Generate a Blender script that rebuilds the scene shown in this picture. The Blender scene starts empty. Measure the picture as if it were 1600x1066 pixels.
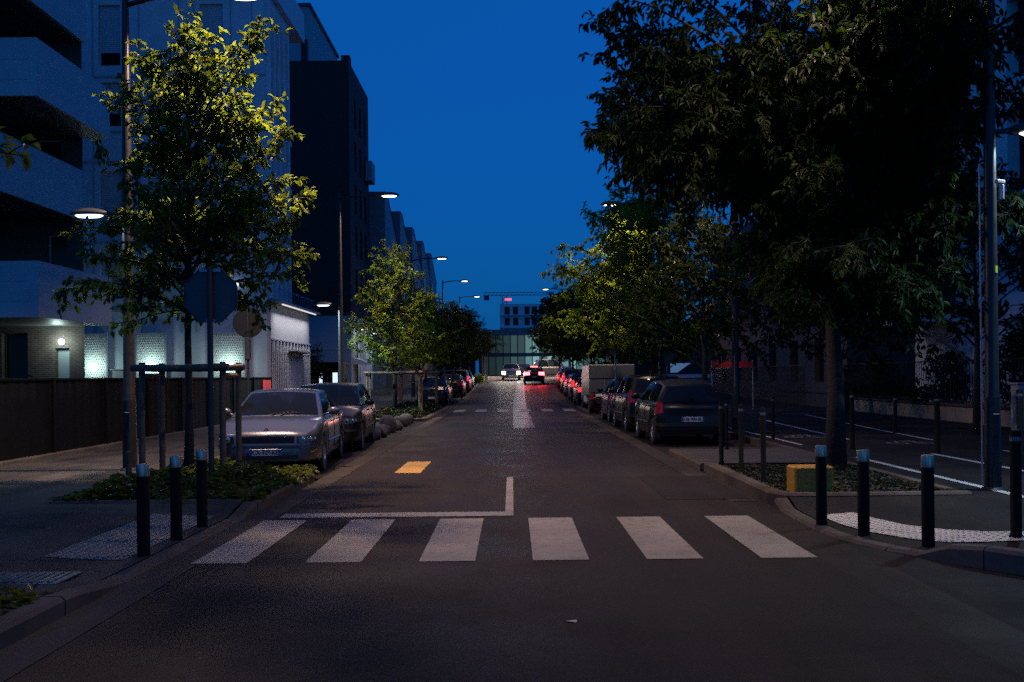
import bpy, math, random
from mathutils import Vector, Matrix
S = bpy.context.scene
COL = S.collection
R = math.radians
rng = random.Random(7)

# ------------------------------------------------------------------ helpers
def gz(y):                       # the street climbs gently beyond the far crossing
    t = min(1, max(0, (y - 46) / 74))
    return 1.6 * t * t * (3 - 2 * t)
def bx(y):                       # and bends very slightly to the right
    return 0 if y < 45 else 0.4 * ((y - 45) / 45) ** 1.5

class MB:
    def __init__(s): s.v = []; s.f = []; s.mi = []; s.cur = 0
    def face(s, *idx): s.f.append(idx); s.mi.append(s.cur)
    def pts(s, ps):
        b = len(s.v); s.v += [tuple(p) for p in ps]; return b
    def quad(s, a, b, c, d):
        i = s.pts([a, b, c, d]); s.face(i, i+1, i+2, i+3)
    def box(s, c, d, rz=0, bev=0.0, rx=0):
        hx, hy, hz = d[0]/2, d[1]/2, d[2]/2
        e = min(bev, hx*.9, hy*.9, hz*.9)
        m = Matrix.Translation(c) @ Matrix.Rotation(rz, 4, 'Z') @ Matrix.Rotation(rx, 4, 'X')
        if e <= 0:
            i = s.pts([m @ Vector((x*hx, y*hy, z*hz)) for z in (-1, 1) for y in (-1, 1) for x in (-1, 1)])
            for q in ((0,2,3,1),(4,5,7,6),(0,1,5,4),(2,6,7,3),(0,4,6,2),(1,3,7,5)): s.face(*[i+k for k in q])
            return
        def ring(z, k): 
            a, b = hx-k, hy-k; o = e if k == 0 else 0
            return [(-a, -b+o, z), (-a+o, -b, z), (a-o, -b, z), (a, -b+o, z), (a, b-o, z), (a-o, b, z), (-a+o, b, z), (-a, b-o, z)]
        rs = [(-hz, e), (-hz+e, 0), (hz-e, 0), (hz, e)]
        bs = []
        for z, k in rs:
            if k:
                pp = [(-hx+e, -hy+e+.0, z), (-hx+e, -hy+e, z), (hx-e, -hy+e, z), (hx-e, -hy+e, z), (hx-e, hy-e, z), (hx-e, hy-e, z), (-hx+e, hy-e, z), (-hx+e, hy-e, z)]
            else: pp = ring(z, 0)
            bs.append(s.pts([m @ Vector(p) for p in pp]))
        for a, b in zip(bs, bs[1:]):
            for k in range(8): s.face(a+k, a+(k+1) % 8, b+(k+1) % 8, b+k)
        a = bs[0]; s.face(a+7, a+5, a+3, a+1); a = bs[-1]; s.face(a+1, a+3, a+5, a+7)
    def tube(s, ps, rs, n=8, cap=True):
        ps = [Vector(p) for p in ps]
        if not hasattr(rs, '__len__'): rs = [rs]*len(ps)
        prev = None; ref = None
        for k, p in enumerate(ps):
            t = (ps[min(k+1, len(ps)-1)] - ps[max(k-1, 0)])
            t = t.normalized() if t.length > 1e-9 else Vector((0, 0, 1))
            if ref is None: ref = Vector((1, 0, 0)) if abs(t.x) < .8 else Vector((0, 1, 0))
            u = (ref - t*ref.dot(t)).normalized(); w = t.cross(u); ref = u
            b = s.pts([p + (u*math.cos(2*math.pi*j/n) + w*math.sin(2*math.pi*j/n))*rs[k] for j in range(n)])
            if prev is not None:
                for j in range(n): s.face(prev+j, prev+(j+1) % n, b+(j+1) % n, b+j)
            elif cap: s.face(*[b+j for j in range(n)][::-1])
            prev = b
        if cap: s.face(*[prev+j for j in range(n)])
    def lathe(s, prof, n=20, c=(0, 0, 0), axis='Z'):
        prev = None
        for r, z in prof:
            pp = []
            for j in range(n):
                a = 2*math.pi*j/n; x, y = r*math.cos(a), r*math.sin(a)
                pp.append((c[0]+x, c[1]+y, c[2]+z) if axis == 'Z' else (c[0]+z, c[1]+x, c[2]+y))
            b = s.pts(pp)
            if prev is not None:
                for j in range(n): s.face(prev+j, prev+(j+1) % n, b+(j+1) % n, b+j)
            prev = b
    def prism(s, poly, z0, z1):
        n = len(poly); a = s.pts([(x, y, z0) for x, y in poly]); b = s.pts([(x, y, z1) for x, y in poly])
        for j in range(n): s.face(a+j, a+(j+1) % n, b+(j+1) % n, b+j)
        s.face(*[a+j for j in range(n)][::-1]); s.face(*[b+j for j in range(n)])
    def prism_m(s, poly, d, m):   # polygon in XZ, extruded by d along y, then transformed
        n = len(poly); a = s.pts([m @ Vector((x, 0, z)) for x, z in poly]); b = s.pts([m @ Vector((x, d, z)) for x, z in poly])
        for j in range(n): s.face(a+j, a+(j+1) % n, b+(j+1) % n, b+j)
        s.face(*[a+j for j in range(n)]); s.face(*[b+j for j in range(n)][::-1])
    def grid(s, fn, us, vs, keep=None):
        b = s.pts([fn(u, v) for v in vs for u in us]); n = len(us)
        for j in range(len(vs)-1):
            for i in range(n-1):
                if keep is None or keep((us[i]+us[i+1])/2, (vs[j]+vs[j+1])/2):
                    s.face(b+j*n+i, b+j*n+i+1, b+(j+1)*n+i+1, b+(j+1)*n+i)
    def ell(s, c, r, nu=14, nv=8, zlow=-1.0):
        def fn(u, v):
            a = 2*math.pi*u; p = -math.pi/2 + math.pi*v
            z = max(zlow, math.sin(p))
            return (c[0]+r[0]*math.cos(p)*math.cos(a), c[1]+r[1]*math.cos(p)*math.sin(a), c[2]+r[2]*z)
        s.grid(fn, [i/nu for i in range(nu+1)], [j/nv for j in range(nv+1)])
    def build(s, name, mats, parent=None, smooth=False, loc=None):
        me = bpy.data.meshes.new(name); me.from_pydata(s.v, [], s.f)
        if not isinstance(mats, (list, tuple)): mats = [mats]
        for m in mats: me.materials.append(m)
        if len(mats) > 1: me.polygons.foreach_set('material_index', s.mi)
        if smooth: me.polygons.foreach_set('use_smooth', [True]*len(s.f))
        me.update(); me.validate()
        o = bpy.data.objects.new(name, me); COL.objects.link(o)
        if parent: o.parent = parent
        if loc: o.location = loc
        if smooth == 'auto':
            md = o.modifiers.new('edges', 'EDGE_SPLIT'); md.split_angle = R(38)
        return o

def tag(o, label=None, cat=None, group=None, kind=None):
    if label: o['label'] = label
    if cat: o['category'] = cat
    if group: o['group'] = group
    if kind: o['kind'] = kind
    return o
def empty(name, loc=(0, 0, 0), rz=0, label=None, cat=None, group=None):
    o = bpy.data.objects.new(name, None); COL.objects.link(o); o.location = loc; o.rotation_euler = (0, 0, rz)
    return tag(o, label, cat, group)
KIDS = {}
def copy_tree(o, parent=None):
    c = o.copy(); COL.objects.link(c)
    if parent: c.parent = parent
    for ch in [k for k in list(COL.objects) if k.parent == o]: copy_tree(ch, c)
    return c

# ------------------------------------------------------------------ materials
MATS = {}
def mat(name, col, rough=.6, metal=0.0, var=0.0, scale=6.0, bump=0.0, bscale=40.0, emit=None, estr=0, spec=.5, coat=0, detail=4):
    if name in MATS: return MATS[name]
    m = bpy.data.materials.new(name); m.use_nodes = True; nt = m.node_tree; N = nt.nodes; L = nt.links
    b = N['Principled BSDF']
    b.inputs['Base Color'].default_value = (*col, 1); b.inputs['Roughness'].default_value = rough
    b.inputs['Metallic'].default_value = metal; b.inputs['Specular IOR Level'].default_value = spec
    b.inputs['Coat Weight'].default_value = coat
    if emit: b.inputs['Emission Color'].default_value = (*emit, 1); b.inputs['Emission Strength'].default_value = estr
    if var or bump:
        tc = N.new('ShaderNodeTexCoord')
    if var:
        n = N.new('ShaderNodeTexNoise'); n.inputs['Scale'].default_value = scale; n.inputs['Detail'].default_value = detail
        n.inputs['Roughness'].default_value = .62
        L.new(tc.outputs['Object'], n.inputs['Vector'])
        r = N.new('ShaderNodeMapRange'); r.inputs['From Min'].default_value = .28; r.inputs['From Max'].default_value = .72
        r.inputs['To Min'].default_value = 1-var; r.inputs['To Max'].default_value = 1+var
        L.new(n.outputs['Fac'], r.inputs['Value'])
        x = N.new('ShaderNodeMix'); x.data_type = 'RGBA'; x.blend_type = 'MULTIPLY'; x.inputs['Factor'].default_value = 1
        x.inputs['A'].default_value = (*col, 1); L.new(r.outputs['Result'], x.inputs['B'])
        L.new(x.outputs['Result'], b.inputs['Base Color'])
        r2 = N.new('ShaderNodeMapRange'); r2.inputs['To Min'].default_value = max(0, rough-.12); r2.inputs['To Max'].default_value = min(1, rough+.12)
        L.new(n.outputs['Fac'], r2.inputs['Value']); L.new(r2.outputs['Result'], b.inputs['Roughness'])
    if bump:
        n2 = N.new('ShaderNodeTexNoise'); n2.inputs['Scale'].default_value = bscale; n2.inputs['Detail'].default_value = 5
        L.new(tc.outputs['Object'], n2.inputs['Vector'])
        bp = N.new('ShaderNodeBump'); bp.inputs['Strength'].default_value = bump; bp.inputs['Distance'].default_value = .02
        L.new(n2.outputs['Fac'], bp.inputs['Height']); L.new(bp.outputs['Normal'], b.inputs['Normal'])
    MATS[name] = m; return m

def asphalt(name, col, rough=.75, speck=.75, stain=.36, cracks=False, spec=.10, bmp=.35):
    if name in MATS: return MATS[name]
    m = bpy.data.materials.new(name); m.use_nodes = True; nt = m.node_tree; N = nt.nodes; L = nt.links
    b = N['Principled BSDF']; tc = N.new('ShaderNodeTexCoord'); b.inputs['Specular IOR Level'].default_value = spec
    def noise(sc, det=3, ro=.6, vec=None):
        n = N.new('ShaderNodeTexNoise'); n.inputs['Scale'].default_value = sc; n.inputs['Detail'].default_value = det
        n.inputs['Roughness'].default_value = ro; L.new(vec or tc.outputs['Object'], n.inputs['Vector']); return n
    def rng_(src, a, b_, lo, hi):
        r = N.new('ShaderNodeMapRange'); r.inputs['From Min'].default_value = a; r.inputs['From Max'].default_value = b_
        r.inputs['To Min'].default_value = lo; r.inputs['To Max'].default_value = hi; L.new(src, r.inputs['Value']); return r.outputs['Result']
    def mul(a, b_):
        x = N.new('ShaderNodeMath'); x.operation = 'MULTIPLY'; L.new(a, x.inputs[0]); L.new(b_, x.inputs[1]); return x.outputs[0]
    mp = N.new('ShaderNodeMapping'); mp.inputs['Scale'].default_value = (1, .16, 1); L.new(tc.outputs['Object'], mp.inputs['Vector'])
    big = noise(.9, 5); streak = noise(1.7, 4, .6, mp.outputs['Vector']); fine = noise(70, 3, .85)
    f = mul(rng_(big.outputs['Fac'], .3, .7, 1-stain, 1+stain), rng_(streak.outputs['Fac'], .3, .7, 1-stain, 1+stain))
    f = mul(f, rng_(fine.outputs['Fac'], .3, .72, 1-speck, 1+speck))
    if cracks:
        vo = N.new('ShaderNodeTexVoronoi'); vo.feature = 'DISTANCE_TO_EDGE'; vo.inputs['Scale'].default_value = .33
        ds = noise(2.2, 4); mx = N.new('ShaderNodeMix'); mx.data_type = 'VECTOR'; mx.inputs['Factor'].default_value = .18
        L.new(tc.outputs['Object'], mx.inputs[4]); L.new(ds.outputs['Color'], mx.inputs[5]); L.new(mx.outputs[1], vo.inputs['Vector'])
        f = mul(f, rng_(vo.outputs['Distance'], .0, .005, .6, 1))
    x = N.new('ShaderNodeMix'); x.data_type = 'RGBA'; x.blend_type = 'MULTIPLY'; x.inputs['Factor'].default_value = 1
    x.inputs['A'].default_value = (*col, 1); L.new(f, x.inputs['B']); L.new(x.outputs['Result'], b.inputs['Base Color'])
    L.new(rng_(big.outputs['Fac'], .3, .7, rough-.12, rough+.12), b.inputs['Roughness'])
    bp = N.new('ShaderNodeBump'); bp.inputs['Strength'].default_value = bmp; bp.inputs['Distance'].default_value = .006
    L.new(fine.outputs['Fac'], bp.inputs['Height']); L.new(bp.outputs['Normal'], b.inputs['Normal'])
    MATS[name] = m; return m

def worn_paint(name, col, under, wear=.5, rough=.6):
    if name in MATS: return MATS[name]
    m = bpy.data.materials.new(name); m.use_nodes = True; nt = m.node_tree; N = nt.nodes; L = nt.links
    b = N['Principled BSDF']; tc = N.new('ShaderNodeTexCoord')
    n1 = N.new('ShaderNodeTexNoise'); n1.inputs['Scale'].default_value = 8.0; n1.inputs['Detail'].default_value = 8; n1.inputs['Roughness'].default_value = .75
    n2 = N.new('ShaderNodeTexNoise'); n2.inputs['Scale'].default_value = 60; n2.inputs['Detail'].default_value = 3
    n3 = N.new('ShaderNodeTexNoise'); n3.inputs['Scale'].default_value = 1.4; n3.inputs['Detail'].default_value = 4
    for n in (n1, n2, n3): L.new(tc.outputs['Object'], n.inputs['Vector'])
    a = N.new('ShaderNodeMath'); a.operation = 'MULTIPLY_ADD'; a.inputs[1].default_value = .45
    L.new(n2.outputs['Fac'], a.inputs[0]); L.new(n1.outputs['Fac'], a.inputs[2])
    r = N.new('ShaderNodeMapRange'); r.inputs['From Min'].default_value = .42 + .3*wear*.5; r.inputs['From Max'].default_value = .62 + .3*wear*.5
    r.inputs['To Min'].default_value = .35; r.inputs['To Max'].default_value = 1
    L.new(a.outputs[0], r.inputs['Value'])
    r3 = N.new('ShaderNodeMapRange'); r3.inputs['From Min'].default_value = .3; r3.inputs['From Max'].default_value = .7
    r3.inputs['To Min'].default_value = .72; r3.inputs['To Max'].default_value = 1.1; L.new(n3.outputs['Fac'], r3.inputs['Value'])
    c2 = N.new('ShaderNodeMix'); c2.data_type = 'RGBA'; c2.blend_type = 'MULTIPLY'; c2.inputs['Factor'].default_value = 1
    c2.inputs['A'].default_value = (*col, 1); L.new(r3.outputs['Result'], c2.inputs['B'])
    x = N.new('ShaderNodeMix'); x.data_type = 'RGBA'; x.inputs['A'].default_value = (*under, 1); L.new(c2.outputs['Result'], x.inputs['B'])
    L.new(r.outputs['Result'], x.inputs['Factor']); L.new(x.outputs['Result'], b.inputs['Base Color'])
    b.inputs['Roughness'].default_value = rough
    bp = N.new('ShaderNodeBump'); bp.inputs['Strength'].default_value = .3; bp.inputs['Distance'].default_value = .006
    L.new(n2.outputs['Fac'], bp.inputs['Height']); L.new(bp.outputs['Normal'], b.inputs['Normal'])
    MATS[name] = m; return m

def brick(name, c1, c2, mortar, w=.22, h=.065, rough=.85, axes='XZ', msize=.012, offset=.5):
    if name in MATS: return MATS[name]
    m = bpy.data.materials.new(name); m.use_nodes = True; nt = m.node_tree; N = nt.nodes; L = nt.links
    b = N['Principled BSDF']; tc = N.new('ShaderNodeTexCoord'); sp = N.new('ShaderNodeSeparateXYZ'); cb = N.new('ShaderNodeCombineXYZ')
    L.new(tc.outputs['Object'], sp.inputs[0])
    if axes == 'XZ':
        ad = N.new('ShaderNodeMath'); ad.operation = 'ADD'; L.new(sp.outputs['X'], ad.inputs[0]); L.new(sp.outputs['Y'], ad.inputs[1])
        L.new(ad.outputs[0], cb.inputs['X']); L.new(sp.outputs['Z'], cb.inputs['Y'])
    else: L.new(sp.outputs['X'], cb.inputs['X']); L.new(sp.outputs['Y'], cb.inputs['Y'])
    br = N.new('ShaderNodeTexBrick'); br.inputs['Scale'].default_value = 1; br.inputs['Brick Width'].default_value = w
    br.inputs['Row Height'].default_value = h; br.inputs['Mortar Size'].default_value = msize; br.offset = offset
    br.inputs['Color1'].default_value = (*c1, 1); br.inputs['Color2'].default_value = (*c2, 1); br.inputs['Mortar'].default_value = (*mortar, 1)
    L.new(cb.outputs[0], br.inputs['Vector'])
    n = N.new('ShaderNodeTexNoise'); n.inputs['Scale'].default_value = 2.5; n.inputs['Detail'].default_value = 6; L.new(tc.outputs['Object'], n.inputs['Vector'])
    r = N.new('ShaderNodeMapRange'); r.inputs['From Min'].default_value = .3; r.inputs['From Max'].default_value = .7
    r.inputs['To Min'].default_value = .7; r.inputs['To Max'].default_value = 1.25; L.new(n.outputs['Fac'], r.inputs['Value'])
    x = N.new('ShaderNodeMix'); x.data_type = 'RGBA'; x.blend_type = 'MULTIPLY'; x.inputs['Factor'].default_value = 1
    L.new(br.outputs['Color'], x.inputs['A']); L.new(r.outputs['Result'], x.inputs['B']); L.new(x.outputs['Result'], b.inputs['Base Color'])
    bp = N.new('ShaderNodeBump'); bp.inputs['Strength'].default_value = .6; bp.inputs['Distance'].default_value = .01; bp.invert = True
    L.new(br.outputs['Fac'], bp.inputs['Height']); L.new(bp.outputs['Normal'], b.inputs['Normal'])
    b.inputs['Roughness'].default_value = rough
    MATS[name] = m; return m

def leafmat(name, col, tcol, rough=.42, tmix=.42):
    if name in MATS: return MATS[name]
    m = bpy.data.materials.new(name); m.use_nodes = True; nt = m.node_tree; N = nt.nodes; L = nt.links
    b = N['Principled BSDF']; out = N['Material Output']
    g = N.new('ShaderNodeNewGeometry'); tr = N.new('ShaderNodeBsdfTranslucent'); mx = N.new('ShaderNodeMixShader')
    rp = N.new('ShaderNodeMapRange'); rp.inputs['To Min'].default_value = .55; rp.inputs['To Max'].default_value = 1.45
    L.new(g.outputs['Random Per Island'], rp.inputs['Value'])
    def tint(c):
        x = N.new('ShaderNodeMix'); x.data_type = 'RGBA'; x.blend_type = 'MULTIPLY'; x.inputs['Factor'].default_value = 1
        x.inputs['A'].default_value = (*c, 1); L.new(rp.outputs['Result'], x.inputs['B']); return x.outputs['Result']
    L.new(tint(col), b.inputs['Base Color']); b.inputs['Roughness'].default_value = rough; b.inputs['Specular IOR Level'].default_value = .25
    L.new(tint(tcol), tr.inputs['Color']); mx.inputs['Fac'].default_value = tmix
    L.new(b.outputs[0], mx.inputs[1]); L.new(tr.outputs[0], mx.inputs[2]); L.new(mx.outputs[0], out.inputs['Surface'])
    MATS[name] = m; return m

def glassmat(name, tint=(.35, .38, .4), rough=.03, see=.5):
    if name in MATS: return MATS[name]
    m = bpy.data.materials.new(name); m.use_nodes = True; nt = m.node_tree; N = nt.nodes; L = nt.links
    b = N['Principled BSDF']; out = N['Material Output']; b.inputs['Base Color'].default_value = (.012, .013, .015, 1)
    b.inputs['Roughness'].default_value = rough; b.inputs['Specular IOR Level'].default_value = .6
    tr = N.new('ShaderNodeBsdfTransparent'); tr.inputs['Color'].default_value = (*tint, 1); mx = N.new('ShaderNodeMixShader')
    mx.inputs['Fac'].default_value = see; L.new(b.outputs[0], mx.inputs[1]); L.new(tr.outputs[0], mx.inputs[2]); L.new(mx.outputs[0], out.inputs['Surface'])
    MATS[name] = m; return m

def glow(name, col, strength):
    return mat(name, (.02, .02, .02), .4, emit=col, estr=strength)

A_MAIN = asphalt('asphalt main', (.0195, .0135, .0115), .62, cracks=True)
A_TABLE = asphalt('asphalt raised table', (.018, .0122, .0102), .66, cracks=True)
A_NEW = asphalt('asphalt new dark', (.014, .011, .0105), .7)
A_STRIP = asphalt('asphalt smooth trench', (.023, .018, .016), .45, speck=.3, spec=.22, bmp=.06)
A_WALK = asphalt('asphalt footway', (.05, .045, .042), .78)
A_BIKE = asphalt('asphalt cycle track', (.016, .0135, .013), .75)
CONC = asphalt('concrete kerb', (.085, .068, .058), .8, speck=.3, stain=.35)
GUT = asphalt('concrete gutter', (.045, .036, .031), .78, speck=.35, stain=.3)
PAVER = brick('concrete pavers', (.05, .043, .038), (.07, .06, .054), (.016, .014, .013), .2, .1, .8, 'XY', .012)
WHITE_P = worn_paint('worn white road paint', (.245, .20, .155), (.03, .022, .019), .62)
WHITE_F = worn_paint('faded white road paint', (.24, .215, .19), (.03, .022, .019), .78)
BLUE_P = worn_paint('thin white lane paint', (.45, .45, .46), (.02, .018, .017), .35)
YEL_P = worn_paint('yellow road paint', (.46, .25, .035), (.03, .022, .019), .15)
TACT = mat('pale tactile paving', (.43, .37, .32), .7, var=.22, scale=7)
TACT_G = mat('grey tactile paving', (.12, .115, .11), .7, var=.3, scale=9)
SOIL = mat('soil', (.035, .028, .02), .95, var=.4, scale=8, bump=.5)
DARKM = mat('black bollard paint', (.012, .011, .010), .7, spec=.06, var=.25, scale=14)
STEEL = mat('polished steel cap', (.50, .40, .30), .3, .85)
GALV = mat('galvanised steel', (.32, .34, .37), .42, .8, var=.2, scale=10)
POLE = mat('grey lamp post paint', (.022, .022, .024), .4, .3, var=.18, scale=9)
LAMPH = mat('dark lamp housing', (.04, .042, .046), .45, var=.2)
WOOD = mat('weathered timber', (.13, .085, .055), .8, var=.4, scale=7, bump=.4, bscale=25)
BARK = mat('grey brown bark', (.032, .027, .022), .9, var=.4, scale=14, bump=.9, bscale=30)
WHITEW = mat('white render', (.62, .64, .66), .75, var=.07, scale=1.5)
PALEW = mat('pale cladding panels', (.62, .68, .72), .6, var=.10, scale=1.2)
TRIMW = mat('grey cladding trim', (.36, .38, .41), .6, var=.1)
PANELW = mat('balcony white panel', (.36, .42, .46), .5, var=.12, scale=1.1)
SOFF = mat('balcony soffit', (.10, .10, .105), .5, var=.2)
SHUT = mat('roller shutter', (.48, .50, .52), .55, var=.08)
DKCLAD = mat('dark brown cladding', (.020, .0165, .015), .8, var=.25, scale=2)
BLUEW = mat('pale blue wall panels', (.20, .30, .36), .6, var=.08, scale=1)
GREENW = mat('pale green wall', (.50, .56, .46), .7, var=.08)
FENCEM = mat('charcoal sheet metal', (.0035, .0038, .0042), .6, 0, var=.2, scale=3, spec=.12)
BRICKM = brick('brown brick', (.11, .062, .05), (.07, .045, .04), (.14, .12, .11))
ZINC = mat('zinc sawtooth cladding', (.15, .165, .19), .5, .3, var=.15, scale=1)
WGLASS = mat('dark window glass', (.010, .011, .013), .15, spec=.25)
FRAMEM = mat('white window frame', (.5, .51, .52), .5)
DKFRAME = mat('dark window frame', (.03, .03, .032), .5)
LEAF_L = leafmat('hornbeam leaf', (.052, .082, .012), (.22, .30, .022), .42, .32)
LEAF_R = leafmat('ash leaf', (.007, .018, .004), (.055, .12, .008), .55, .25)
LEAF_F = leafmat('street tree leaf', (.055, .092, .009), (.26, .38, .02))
LEAF_D = leafmat('street tree leaf darkened as shade', (.010, .020, .004), (.035, .06, .007))  # darker copy of the street tree leaf, shade put into the colour
LEAF_H = leafmat('ground cover leaf', (.04, .055, .007), (.11, .125, .012), .4)
LEAF_S = leafmat('dark shrub leaf', (.012, .017, .006), (.02, .027, .006), .45)
RUBBER = mat('tyre rubber', (.018, .018, .019), .8, var=.2)
RIM = mat('alloy rim', (.35, .36, .38), .35, .8)
CGLASS = glassmat('car glass', (.5, .53, .56), see=.5)
BLACKP = mat('black plastic', (.016, .016, .017), .5)
INTER = mat('car interior', (.022, .022, .024), .8)
LENSW = mat('headlamp glass', (.05, .055, .06), .06, .2, coat=.6)
CHROME = mat('chrome reflector', (.8, .8, .82), .12, 1.0)
LENSR = mat('tail lamp red', (.30, .012, .02), .12, spec=.7)
PLATE = mat('number plate white', (.62, .64, .68), .45)
PLATEB = mat('number plate blue', (.03, .08, .30), .45)
PTEXT = mat('number plate black', (.01, .01, .011), .6)
WARM = (1.0, .68, .47)
COOL = (.62, .85, 1.0)
TEAL = (.70, 1.0, .93)
GL_WARM = glow('lit sodium lens', (1, .84, .70), 8)
GL_COOL = glow('lit white lens', (.82, .94, 1), 4)

# ------------------------------------------------------------------ camera, world
cam = bpy.data.cameras.new('camera'); co = bpy.data.objects.new('camera', cam); COL.objects.link(co); S.camera = co
cam.lens = 35; cam.sensor_width = 36; cam.shift_y = 54/1600; cam.clip_end = 3000; cam.clip_start = .1
co.location = (0, 0, 1.65); co.rotation_euler = (Matrix.Rotation(R(90), 4, 'X') @ Matrix.Rotation(R(-.6), 4, 'Z')).to_euler()
cam.dof.use_dof = True; cam.dof.focus_distance = 14; cam.dof.aperture_fstop = 5.6
W = bpy.data.worlds.new('World'); S.world = W; W.use_nodes = True
wn = W.node_tree.nodes; wl = W.node_tree.links; bg = wn['Background']
sky = wn.new('ShaderNodeTexSky'); sky.sky_type = 'NISHITA'; sky.sun_disc = False
sky.sun_elevation = R(1.5); sky.sun_rotation = R(200); sky.ozone_density = 6; sky.air_density = 1.2; sky.dust_density = .3
tint = wn.new('ShaderNodeMix'); tint.data_type = 'RGBA'; tint.blend_type = 'MULTIPLY'; tint.inputs['Factor'].default_value = 1
tint.inputs['B'].default_value = (.05, 2.6, 4.6, 1)
wl.new(sky.outputs[0], tint.inputs['A']); flat = wn.new('ShaderNodeMix'); flat.data_type = 'RGBA'; flat.inputs['Factor'].default_value = .72; flat.inputs['B'].default_value = (.036, .92, 3.65, 1)
wl.new(tint.outputs['Result'], flat.inputs['A']); wl.new(flat.outputs['Result'], bg.inputs['Color']); bg.inputs['Strength'].default_value = .10
sl = bpy.data.lights.new('sun', 'SUN'); so = bpy.data.objects.new('sun', sl); COL.objects.link(so)
sl.energy = .03; sl.angle = R(30); sl.color = (.6, .8, 1); so.rotation_euler = (R(88), 0, R(20))
S.view_settings.view_transform = 'Standard'; S.view_settings.look = 'None'; S.view_settings.exposure = 0; S.view_settings.gamma = 1
S.cycles.use_denoising = False; S.cycles.sample_clamp_direct = 6
S.cycles.sample_clamp_indirect = .7; S.cycles.max_bounces = 6; S.cycles.caustics_reflective = False; S.cycles.caustics_refractive = False; S.cycles.blur_glossy = 1.0; S.cycles.use_light_tree = True; S.cycles.transparent_max_bounces = 12

def area(parent, loc, sx, sy, power, col, rot=(0, 0, 0), spread=146):
    l = bpy.data.lights.new('lamp_light', 'AREA'); l.shape = 'RECTANGLE'; l.size = sx; l.size_y = sy; l.energy = power; l.color = col; l.spread = R(spread)
    o = bpy.data.objects.new('lamp_light', l); COL.objects.link(o); o.parent = parent; o.location = loc; o.rotation_euler = rot; return o
def spot(parent, loc, power, col, rot, size=60, blend=.6, rad=.06):
    l = bpy.data.lights.new('beam_light', 'SPOT'); l.energy = power; l.color = col; l.spot_size = R(size); l.spot_blend = blend; l.shadow_soft_size = rad
    o = bpy.data.objects.new('beam_light', l); COL.objects.link(o); o.parent = parent; o.location = loc; o.rotation_euler = rot; return o

# ------------------------------------------------------------------ ground
def frange(a, b, st):
    n = max(1, int(round(abs(b-a)/st))); return [a+(b-a)*i/n for i in range(n+1)]
def strip(name, x0, x1, y0, y1, z, m, st=2.0, nx=1, kind='structure', zf=None):
    b = MB(); f0 = x0 if callable(x0) else (lambda y: x0+bx(y)); f1 = x1 if callable(x1) else (lambda y: x1+bx(y))
    b.grid(lambda u, v: ((f0(v)*(1-u)+f1(v)*u), v, gz(v)+(zf(f0(v)*(1-u)+f1(v)*u, v) if zf else z)), [i/nx for i in range(nx+1)], frange(y0, y1, st))
    return tag(b.build(name, m, smooth=True), kind=kind)
g = MB(); ys = [-60] + frange(-20, 140, 4) + [200, 400, 900]; xs = [-500, -80, -40, -14, 14, 40, 80, 500]
g.grid(lambda u, v: (u, v, gz(v)-.16), xs, ys); tag(g.build('ground', SOIL), kind='structure')
strip('road', -3.15, 3.2, -30, 96, 0, A_MAIN)
b = MB(); b.quad((3.19, -8, -.004), (70, -8, -.004), (70, 12.6, -.004), (3.19, 12.6, -.004)); tag(b.build('side_road', A_NEW), kind='structure')
strip('raised_table_road', -2.79, 2.72, -25, 16.1, .006, A_TABLE)
strip('dark_patch_road', 2.0, 3.12, 13.0, 16.0, .010, A_NEW)
strip('smooth_trench_road', .02, .72, 31, 94, .005, A_STRIP)
strip('gutter_road', -3.14, -2.80, -20, 94, .006, GUT)
strip('gutter_road', 2.78, 3.14, 12.8, 94, .006, GUT)
b = MB(); b.grid(lambda u, v: (u, v, gz(v)+.008), [-70, -30, -10, 0, 10, 30, 70], frange(96, 124, 4)); tag(b.build('cross_road', asphalt('pale junction surface', (.16, .15, .14), .6), smooth=True), kind='structure')
strip('parking_lane', -5.62, -3.14, 16.2, 94, .004, A_NEW)
strip('parking_lane', 3.18, 5.5, 20.4, 94, .004, A_NEW)

def sm(a, b, x):
    t = min(1, max(0, (x-a)/(b-a))); return t*t*(3-2*t)
KH = .13
def dropL(x, y): return sm(7.0, 8.2, y)*(1-sm(11.6, 12.3, y))*sm(-5.2, -3.6, x)
def zL(x, y): return KH - .01 - .10*dropL(x, y)
strip('pavement', -9.3, -3.36, 7.1, 12.3, 0, A_WALK, .3, 16, zf=zL)
strip('pavement', -9.3, -5.75, -20, 7.1, 0, A_WALK, 1, 4, zf=zL)
strip('pavement', -9.3, -5.78, 12.3, 95, KH-.01, A_WALK, 2, 2)
strip('pavement', -16, -9.3, -20, 95, KH-.03, A_WALK, 4, 2)
RC = [(12.4, 3.2), (11.4, 3.17), (10.4, 3.15), (9.9, 3.2), (9.4, 3.33), (8.9, 3.58), (8.4, 3.85), (7.9, 4.2), (7.4, 4.75), (7.0, 5.5), (6.7, 6.6), (6.5, 8.2), (6.35, 11.), (6.3, 13.4)]
def rcx(y):
    for (ya, xa), (yb, xb) in zip(RC, RC[1:]):
        if yb <= y <= ya: return xb+(xa-xb)*(y-yb)/(ya-yb)
    return RC[0][1] if y > RC[0][0] else RC[-1][1]
def dropR(x, y): return sm(8.4, 9.0, y)*(1-sm(11.8, 12.3, y))*(1-sm(3.9, 5.4, x))
def zR(x, y): return KH - .01 - .10*dropR(x, y)
strip('pavement', lambda y: rcx(y)+.2, 13.4, 6.3, 12.4, 0, A_BIKE, .15, 26, zf=zR)
strip('pavement', 5.75, 13.4, 12.4, 95, KH-.01, A_BIKE, 2, 3)
strip('paver_pavement', 3.32, 5.75, 16.9, 20.2, KH-.008, PAVER, .5)
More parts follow.
